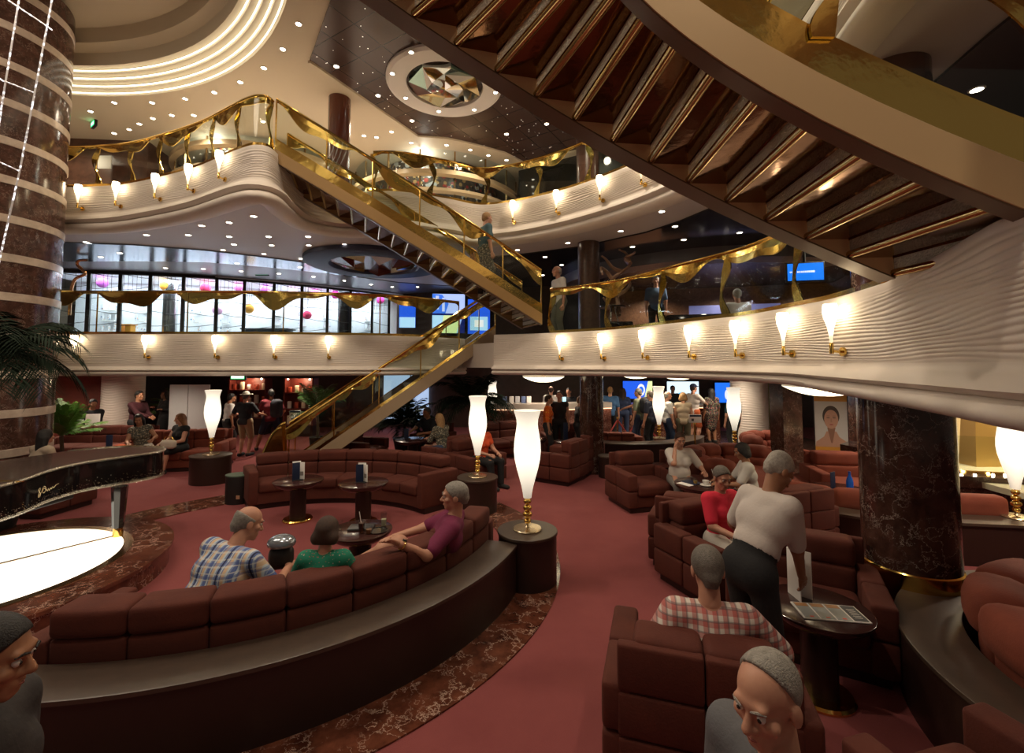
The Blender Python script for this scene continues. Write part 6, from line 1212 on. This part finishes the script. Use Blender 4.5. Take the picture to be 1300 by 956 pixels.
B3 = [(0, 13, 0, .30, (.62, .42, .24), .85), (0, 13, .45, .28, (.05, .09, .30), .9), (0, 26, .10, .18, (.06, .10, .33), .7), (2, 14, 0, .22, (.07, .11, .32), .55), (2, 28, .3, .22, (.62, .62, .60), .55), (0, 6.5, .2, .06, (.012, .015, .04), .9)]
plaid('plaid_blue', (.46, .55, .62), B3); plaid('plaid_red', (.66, .60, .54), [(0, 20, 0, .48, (.42, .03, .025), .60), (2, 20, .2, .48, (.42, .03, .025), .60), (0, 20, .6, .18, (.10, .08, .09), .55), (2, 20, .8, .18, (.10, .08, .09), .55)])
spots('green_print', (.010, .20, .12), [(.45, .42, .36), (.40, .12, .10)], 30, .17); spots('orange_print', (.75, .13, .015), [(.85, .45, .05), (.6, .06, .01)], 22, .3); spots('floral_dress', (.02, .018, .02), [(.40, .06, .08), (.25, .30, .16), (.5, .4, .3)], 22, .28); spots('leaf_print', (.06, .06, .05), [(.35, .32, .24), (.2, .16, .1)], 24, .35); spots('white_check', (.62, .60, .60), [(.35, .38, .45)], 40, .3)
NAVY_, BLK, WHT, KHA = (.015, .02, .045), (.012, .012, .014), (.66, .64, .60), (.36, .27, .16)
# --- the people round the pit
person('bald man in a blue and tan checked shirt seated with his back to the camera', (-2.34, 3.46), (.25, 1), 'sit', 34, 8, ((-2.4, 4.1, .55), (-1.92, 4.0, .62)), head=(-35, 5), s=1.07, fat=.6, top=('plaid_blue', None, .75), bottom=('maroon_trousers', (.10, .02, .02), .9), hair=('bald', 'grey'), seat=.40, h=.0125)
person('woman with a brown bob and green printed top seated with her back turned', (-1.47, 3.62), (-.05, 1), 'sit', 8, 0, ((-1.72, 3.98, .62), (-1.3, 4.0, .6)), head=(-5, 12), s=.90, fem=True, top=('green_print', None, .8), bottom=('dark_skirt', (.03, .03, .035), 1.2), hair=('bob', 'brown'), seat=.37, h=.0125)
person('grey haired man in a magenta polo shirt lounging with one arm along the sofa back', (-.71, 4.52), (-1, .0), 'sit', -14, 0, ((-.92, 3.95, .86), (-1.15, 4.55, .66)), ((-1.42, 4.36, .50), (-1.30, 4.62, .07)), head=(6, 12), s=1.08, shrink=1.1, fat=1., top=('magenta_polo', (.155, .012, .055), .8), bottom=('navy_shorts', NAVY_, .82), hair=('short', 'grey'), seat=.31, h=.0125, watch=(0, M_BRASS))
t = thing('held_cap', 'shiny grey cap and black bag held in front of the bald man in blue checks', 'bag', (-2.05, 4.06, .6)); g = MB(); field(g, [('e', np.array([-2.02, 4.08, .80]), np.array([.12, .10, .07]), np.eye(3))], .012, [(np.array([0, 0, .77]), np.array([0, 0, -1.]))]); part('cap', g, mat('shiny_grey', (.32, .36, .42), .2, .7), t); part('bag', MB().rbox((-2.02, 4.08, .68), (.18, .14, .18), .05, .3, 4, puff=.01), M_BLACKM, t)
# --- the group on the right
person('grey haired man in a white T-shirt and black trousers bending over the right table', (1.60, 3.14), (.93, .36), 'stand', 30, 0, ((1.85, 3.75, 1.0), (2.12, 3.30, .74)), head=(-12, 30), s=1.08, shrink=.86, top=('white_tee', (.62, .56, .52), .85), bottom=('black_trousers', BLK, 2), hair=('short', 'white'), skin='tan', h=.0125, hem=-.20, waist=.20)
person('person in a bright red top and white trousers seated behind the bending man', (2.24, 4.99), (.30, -.95), 'sit', 2, 0, head=(-10, 15), s=.98, fem=True, top=('red_top', (.72, .025, .06), .8), bottom=('white_trousers', (.60, .56, .50), 1.8), hair=('short', 'darkgrey'), seat=.43, h=.0145)
person('grey haired man in a red and white checked shirt, back to the camera', (1.16, 2.74), (.22, .98), 'sit', 4, 0, ((.92, 2.98, .70), (1.70, 3.0, .60)), ((1.0, 3.3, .07), (1.5, 3.35, .07)), head=(4, 8), s=1.10, fat=.6, top=('plaid_red', None, .9), bottom=('khaki_shorts', KHA, .85), hair=('short', 'darkgrey'), seat=.33, h=.0125, watch=(0, M_STEEL))
person('balding grey haired man standing at the bottom edge, looking to the left', (.73, 1.29), (-1, -.35), 'stand', 3, 0, head=(10, 12), s=.925, top=('grey_shirt', (.10, .10, .11), .8), hair=('thin', 'grey'), h=.0115)
person('dark haired person passing at the bottom left corner', (-1.56, 1.34), (.9, .3), 'stand', 4, 0, head=(0, 10), s=.955, top=('dark_top', (.03, .025, .025), 1.8), hair=('short', 'black'), skin='tan', h=.014)
person('woman with short brown hair in a white blouse holding her hand to her mouth', (2.74, 7.58), (-.08, -1), 'sit', 8, 0, ((3.02, 7.25, .68), (2.62, 7.40, 1.02)), head=(0, 12), s=.98, fem=True, fat=.5, top=('white_blouse', (.62, .58, .54), .85), bottom=('grey_skirt', (.2, .19, .18), 1.5), hair=('short', 'brown'), seat=.43, h=.0145)
person('dark haired woman in a white top seated sideways at the cups table', (3.42, 6.60), (-.85, .25), 'sit', 10, 0, ((2.98, 6.60, .66), (3.05, 6.85, .66)), head=(0, 18), s=.95, fem=True, top=('white_top', (.60, .58, .55), .8), hair=('bob', 'black'), skin='tan', seat=.43, h=.0145, watch=(0, M_BLACKM))
# --- left lounge
person('man in a sun hat, black T-shirt and khaki shorts with his back turned', (-6.95, 11.95), (.1, 1), 'stand', 0, 0, ((-7.2, 12.2, 1.05), (-6.6, 12.2, 1.05)), top=('black_tee', (.015, .018, .025), .8), bottom=('khaki_shorts', KHA, .95), hair=('hat', 'darkgrey'), s=.98)
person('man in a dark red T-shirt and navy shorts standing with legs apart', (-6.55, 12.45), (-.5, .9), 'stand', 4, 0, ((-6.85, 12.6, 1.05), (-6.4, 12.75, 1.0)), ((-6.95, 12.5, .075), (-6.2, 12.45, .075)), top=('dark_red_tee', (.17, .015, .025), .8), bottom=('navy_shorts', NAVY_, .95), hair=('short', 'black'), skin='tan', s=1.0)
solo('backpack', MB().rbox((-6.32, 12.3, 1.2), (.30, .2, .45), .08, -.4, 4, puff=.02), cloth('backpack', (.03, .035, .05)), 'dark backpack on the back of the man in the dark red T-shirt', 'backpack')
person('woman in a pale top and black skirt standing beside the man in the sun hat', (-7.62, 12.3), (.6, .7), 'stand', 6, 0, top=('white_top', None, .8), bottom=('black_skirt', BLK, 1.5), skirt=True, fem=True, hair=('short', 'black'), skin='tan', s=.94)
person('man in a maroon hooded jacket standing before the ribbed pillar', (-9.62, 11.75), (1, -.1), 'stand', 4, 0, ((-9.25, 11.8, 1.05), (-9.2, 11.6, 1.05)), top=('maroon_hoodie', (.042, .004, .009), 2), bottom=('black_trousers', BLK, 2), hair=('short', 'black'), skin='tan', s=1.0, fat=.3)
person('woman in black clothes and black headscarf standing beside the folding screen', (-10.0, 13.2), (-.4, -.9), 'stand', 0, 0, ((-9.9, 13.0, 1.1), (-10.15, 13.0, 1.15)), top=('black_dress', (.008, .008, .009), 2), bottom=('black_dress', None, 2), skirt=True, fem=True, hair=('hijab', 'black'), skin='tan', s=.95)
person('man in a dark jacket and yellow badge seated high with a sheet of paper', (-11.0, 12.0), (.8, -.5), 'sit', 5, 0, ((-10.65, 11.75, .92), (-10.75, 11.55, .92)), top=('black_jacket', (.012, .012, .016), 2), hair=('short', 'black'), skin='tan', s=1.0, seat=.62, head=(0, 10))
solo('paper_sheet', MB().rbox((-10.55, 11.55, .95), (.28, .02, .36), .004, .5), M_PAPER, 'white sheet of paper held by the man in the dark jacket', 'paper')
person('woman with long dark hair seated on the left sofa leaning to one side', (-8.30, 10.35), (.35, -.95), 'sit', 4, 8, ((-7.9, 10.1, .72), (-8.3, 9.95, .65)), top=('leaf_print', None, .2), bottom=('white_trousers', None, 1.8), fem=True, hair=('long', 'black'), skin='tan', s=.98, seat=.43, head=(10, 15))
person('woman with long red blonde hair in a black dress seated on the left sofa', (-7.50, 10.42), (-.3, -1), 'sit', 2, 0, top=('black_dress', None, .15), bottom=('black_dress', None, 1.1), fem=True, hair=('long', 'red'), s=.97, seat=.43, head=(-30, 8))
t = thing('handbag', 'cream handbag on the lap of the red blonde woman', 'bag', (-7.45, 9.98, .55)); part('body', MB().rbox((-7.45, 9.98, .64), (.30, .12, .17), .05, 0, 4, puff=.01), cloth('cream_bag', (.60, .52, .42)), t); part('strap', MB().tube([(-7.58, 9.98, .7), (-7.52, 9.98, .8), (-7.38, 9.98, .8), (-7.32, 9.98, .7)], .01, 6), M_BRASS, t)
solo('orange_bag', MB().rbox((-8.55, 10.1, .52), (.32, .2, .16), .07, .2, 4, puff=.02), cloth('orange_bag', (.55, .09, .02)), 'orange bag on the left sofa beside the long dark haired woman', 'bag')
person('woman with long dark hair seen from behind on the sofa at the far left', (-7.95, 7.75), (.25, 1), 'sit', 6, 0, top=('beige_top', (.45, .36, .27), 1.6), bottom=('jeans', (.03, .05, .11), 2), fem=True, hair=('long', 'black'), s=.98, seat=.43)
# --- middle distance
person('grey haired man in a black shirt seated at the table under the lower staircase', (-2.08, 11.75), (-.55, -.85), 'sit', 12, 0, ((-2.2, 11.3, .68), (-2.55, 11.35, .68)), top=('black_tee', None, .8), hair=('short', 'darkgrey'), skin='tan', s=1.02, seat=.43, head=(-10, 5))
person('woman with long fair hair seated at the table with her back turned', (-1.55, 10.35), (-.75, .6), 'sit', 12, 0, ((-1.95, 10.5, .68), (-1.85, 10.7, .68)), top=('leaf_print', None, 1.5), bottom=('jeans', None, 2), fem=True, hair=('long', 'blonde'), s=.98, seat=.43)
person('person in an orange top and black trousers seated partly behind the second lamp', (-.62, 9.15), (.7, -.7), 'sit', 4, 0, top=('orange_top', (.65, .08, .02), .5), bottom=('black_trousers', None, 2), fem=True, hair=('short', 'brown'), s=1.0, seat=.43)
person('woman in an orange printed shirt standing before the bar counter', (.88, 11.45), (.9, -.1), 'stand', 3, 0, top=('orange_print', None, 1.2), bottom=('dark_trousers', (.03, .03, .035), 2), fem=True, hair=('short', 'brown'), s=.95, hem=.1)
person('woman in a black top standing beside the orange shirt before the bar', (1.22, 11.75), (-.2, -1), 'stand', 0, 0, top=('black_top', (.014, .013, .015), .1), bottom=('black_trousers', None, 2), fem=True, hair=('short', 'brown'), s=1.0)
person('woman in black leaning on one hand beside the middle marble column', (1.66, 11.5), (.8, .1), 'stand', 6, 0, top=('black_top', None, .5), bottom=('dark_trousers', None, 2), fem=True, hair=('short', 'red'), s=.93)
person('bald barman in a white shirt behind the bar counter', (1.22, 14.3), (.3, 1), 'stand', 0, 0, top=('white_shirt', (.68, .66, .64), 2), hair=('bald', 'brown'), s=1.0)
person('barman in a dark suit behind the bar counter', (1.80, 14.5), (-.4, -1), 'stand', 0, 0, top=('dark_suit', (.02, .022, .028), 2), hair=('short', 'black'), s=.96)
person('person in a white shirt partly hidden by the middle marble column', (1.98, 12.2), (.9, .2), 'stand', 0, 0, top=('white_shirt', None, 1.5), hair=('short', 'brown'), s=.95)
# --- reception queue
def q_(px_, d): return tuple(XD(px_, d))
person('person in a blue shirt at the reception desk right of the middle column', q_(774, 13.9), (.3, 1), 'stand', top=('blue_shirt', (.05, .13, .28), .8), hair=('short', 'blonde'), s=1.0)
person('woman in a navy jacket at the reception desk', q_(790, 14.2), (.2, 1), 'stand', top=('navy_jacket', (.02, .035, .09), 2), bottom=('jeans', None, 2), fem=True, hair=('long', 'brown'), s=.97)
person('man in a grey green T-shirt with a backpack strap in the queue', q_(810, 12.9), (-.7, .6), 'stand', 0, 0, (None, (3.2, 13.2, 1.1)), top=('sage_tee', (.16, .18, .12), .8), bottom=('jeans', None, 2), hair=('short', 'darkgrey'), s=1.0)
solo('backpack', MB().rbox((XD(816, 12.9)[0], 12.72, 1.25), (.28, .2, .42), .08, .5, 4, puff=.02), cloth('backpack_black', (.02, .022, .03)), 'black backpack on the man in the grey green T-shirt', 'backpack')
person('man in a navy polo shirt in the queue left of the ledge lamp', q_(825, 12.4), (-.6, .7), 'stand', top=('navy_polo', (.02, .025, .05), .8), hair=('short', 'darkgrey'), s=.98, fat=.8)
person('bald man in a white checked shirt and jeans right of the ledge lamp', q_(846, 12.4), (.9, .1), 'stand', top=('white_check', None, .8), bottom=('jeans', None, 2), hair=('bald', 'grey'), s=.97, fat=.6)
person('fair haired woman in a beige top with her back turned in the queue', q_(866, 12.2), (.3, .95), 'stand', top=('beige_top', None, .1), bottom=('olive_trousers', (.12, .11, .07), 1.6), fem=True, hair=('bob', 'blonde'), s=.96)
person('man in a white T-shirt and dark cap at the reception desk', q_(879, 13.9), (.8, .3), 'stand', 0, 0, (None, (6.05, 14.0, 1.1)), top=('white_tee', None, .9), bottom=('orange_shorts', (.4, .08, .02), .95), hair=('cap', 'brown'), s=1.05)
person('woman in a dark floral top and black skirt at the reception desk', q_(902, 14.0), (-.1, 1), 'stand', top=('floral_dress', None, .9), bottom=('floral_dress', None, .95), skirt=True, fem=True, hair=('long', 'black'), skin='tan', s=.97, fat=.3)
person('receptionist in dark clothes in front of the pale wave screen', q_(853, 15.9), (0, -1), 'stand', top=('dark_suit', None, 2), hair=('short', 'black'), s=.97)
person('person in a dark top standing behind the lamp at the ribbed pillar', q_(929, 12.6), (-.2, 1), 'stand', top=('teal_top', (.01, .06, .09), .6), bottom=('black_trousers', None, 2), hair=('short', 'black'), s=.92)
# --- middle gallery and stairs
person('bald man in a white shirt and grey trousers at the gallery rail', q_(711, 10.0), (-.85, -.35), 'stand', 5, 0, (None, None), top=('white_shirt', None, .9), bottom=('grey_green_trousers', (.17, .18, .14), 2), hair=('bald', 'white'), z0=Z6, s=1.0, fat=.6)
i_ = 4; p_ = (NL[i_]+FL[i_])/2
person('person with fair hair and a print skirt coming down the left staircase', (p_[0], p_[1]), (.85, .45), 'stand', 4, 0, top=('teal_dress', (.05, .10, .12), .9), bottom=('leaf_print', None, 1.5), skirt=True, fem=True, hair=('short', 'blonde'), z0=NL[i_][2]+.09, s=1.0)
person('man in a blue T-shirt behind the right gallery railing', q_(834, 10.6), (-.3, -1), 'stand', top=('blue_tee', (.07, .13, .24), .8), hair=('short', 'grey'), z0=Z6, s=.93)
person('seated grey haired person low behind the right gallery railing', q_(938, 9.2), (.2, 1), 'sit', 0, 0, top=('white_shirt', None, .8), hair=('short', 'white'), z0=Z6, s=1.0, seat=.20)
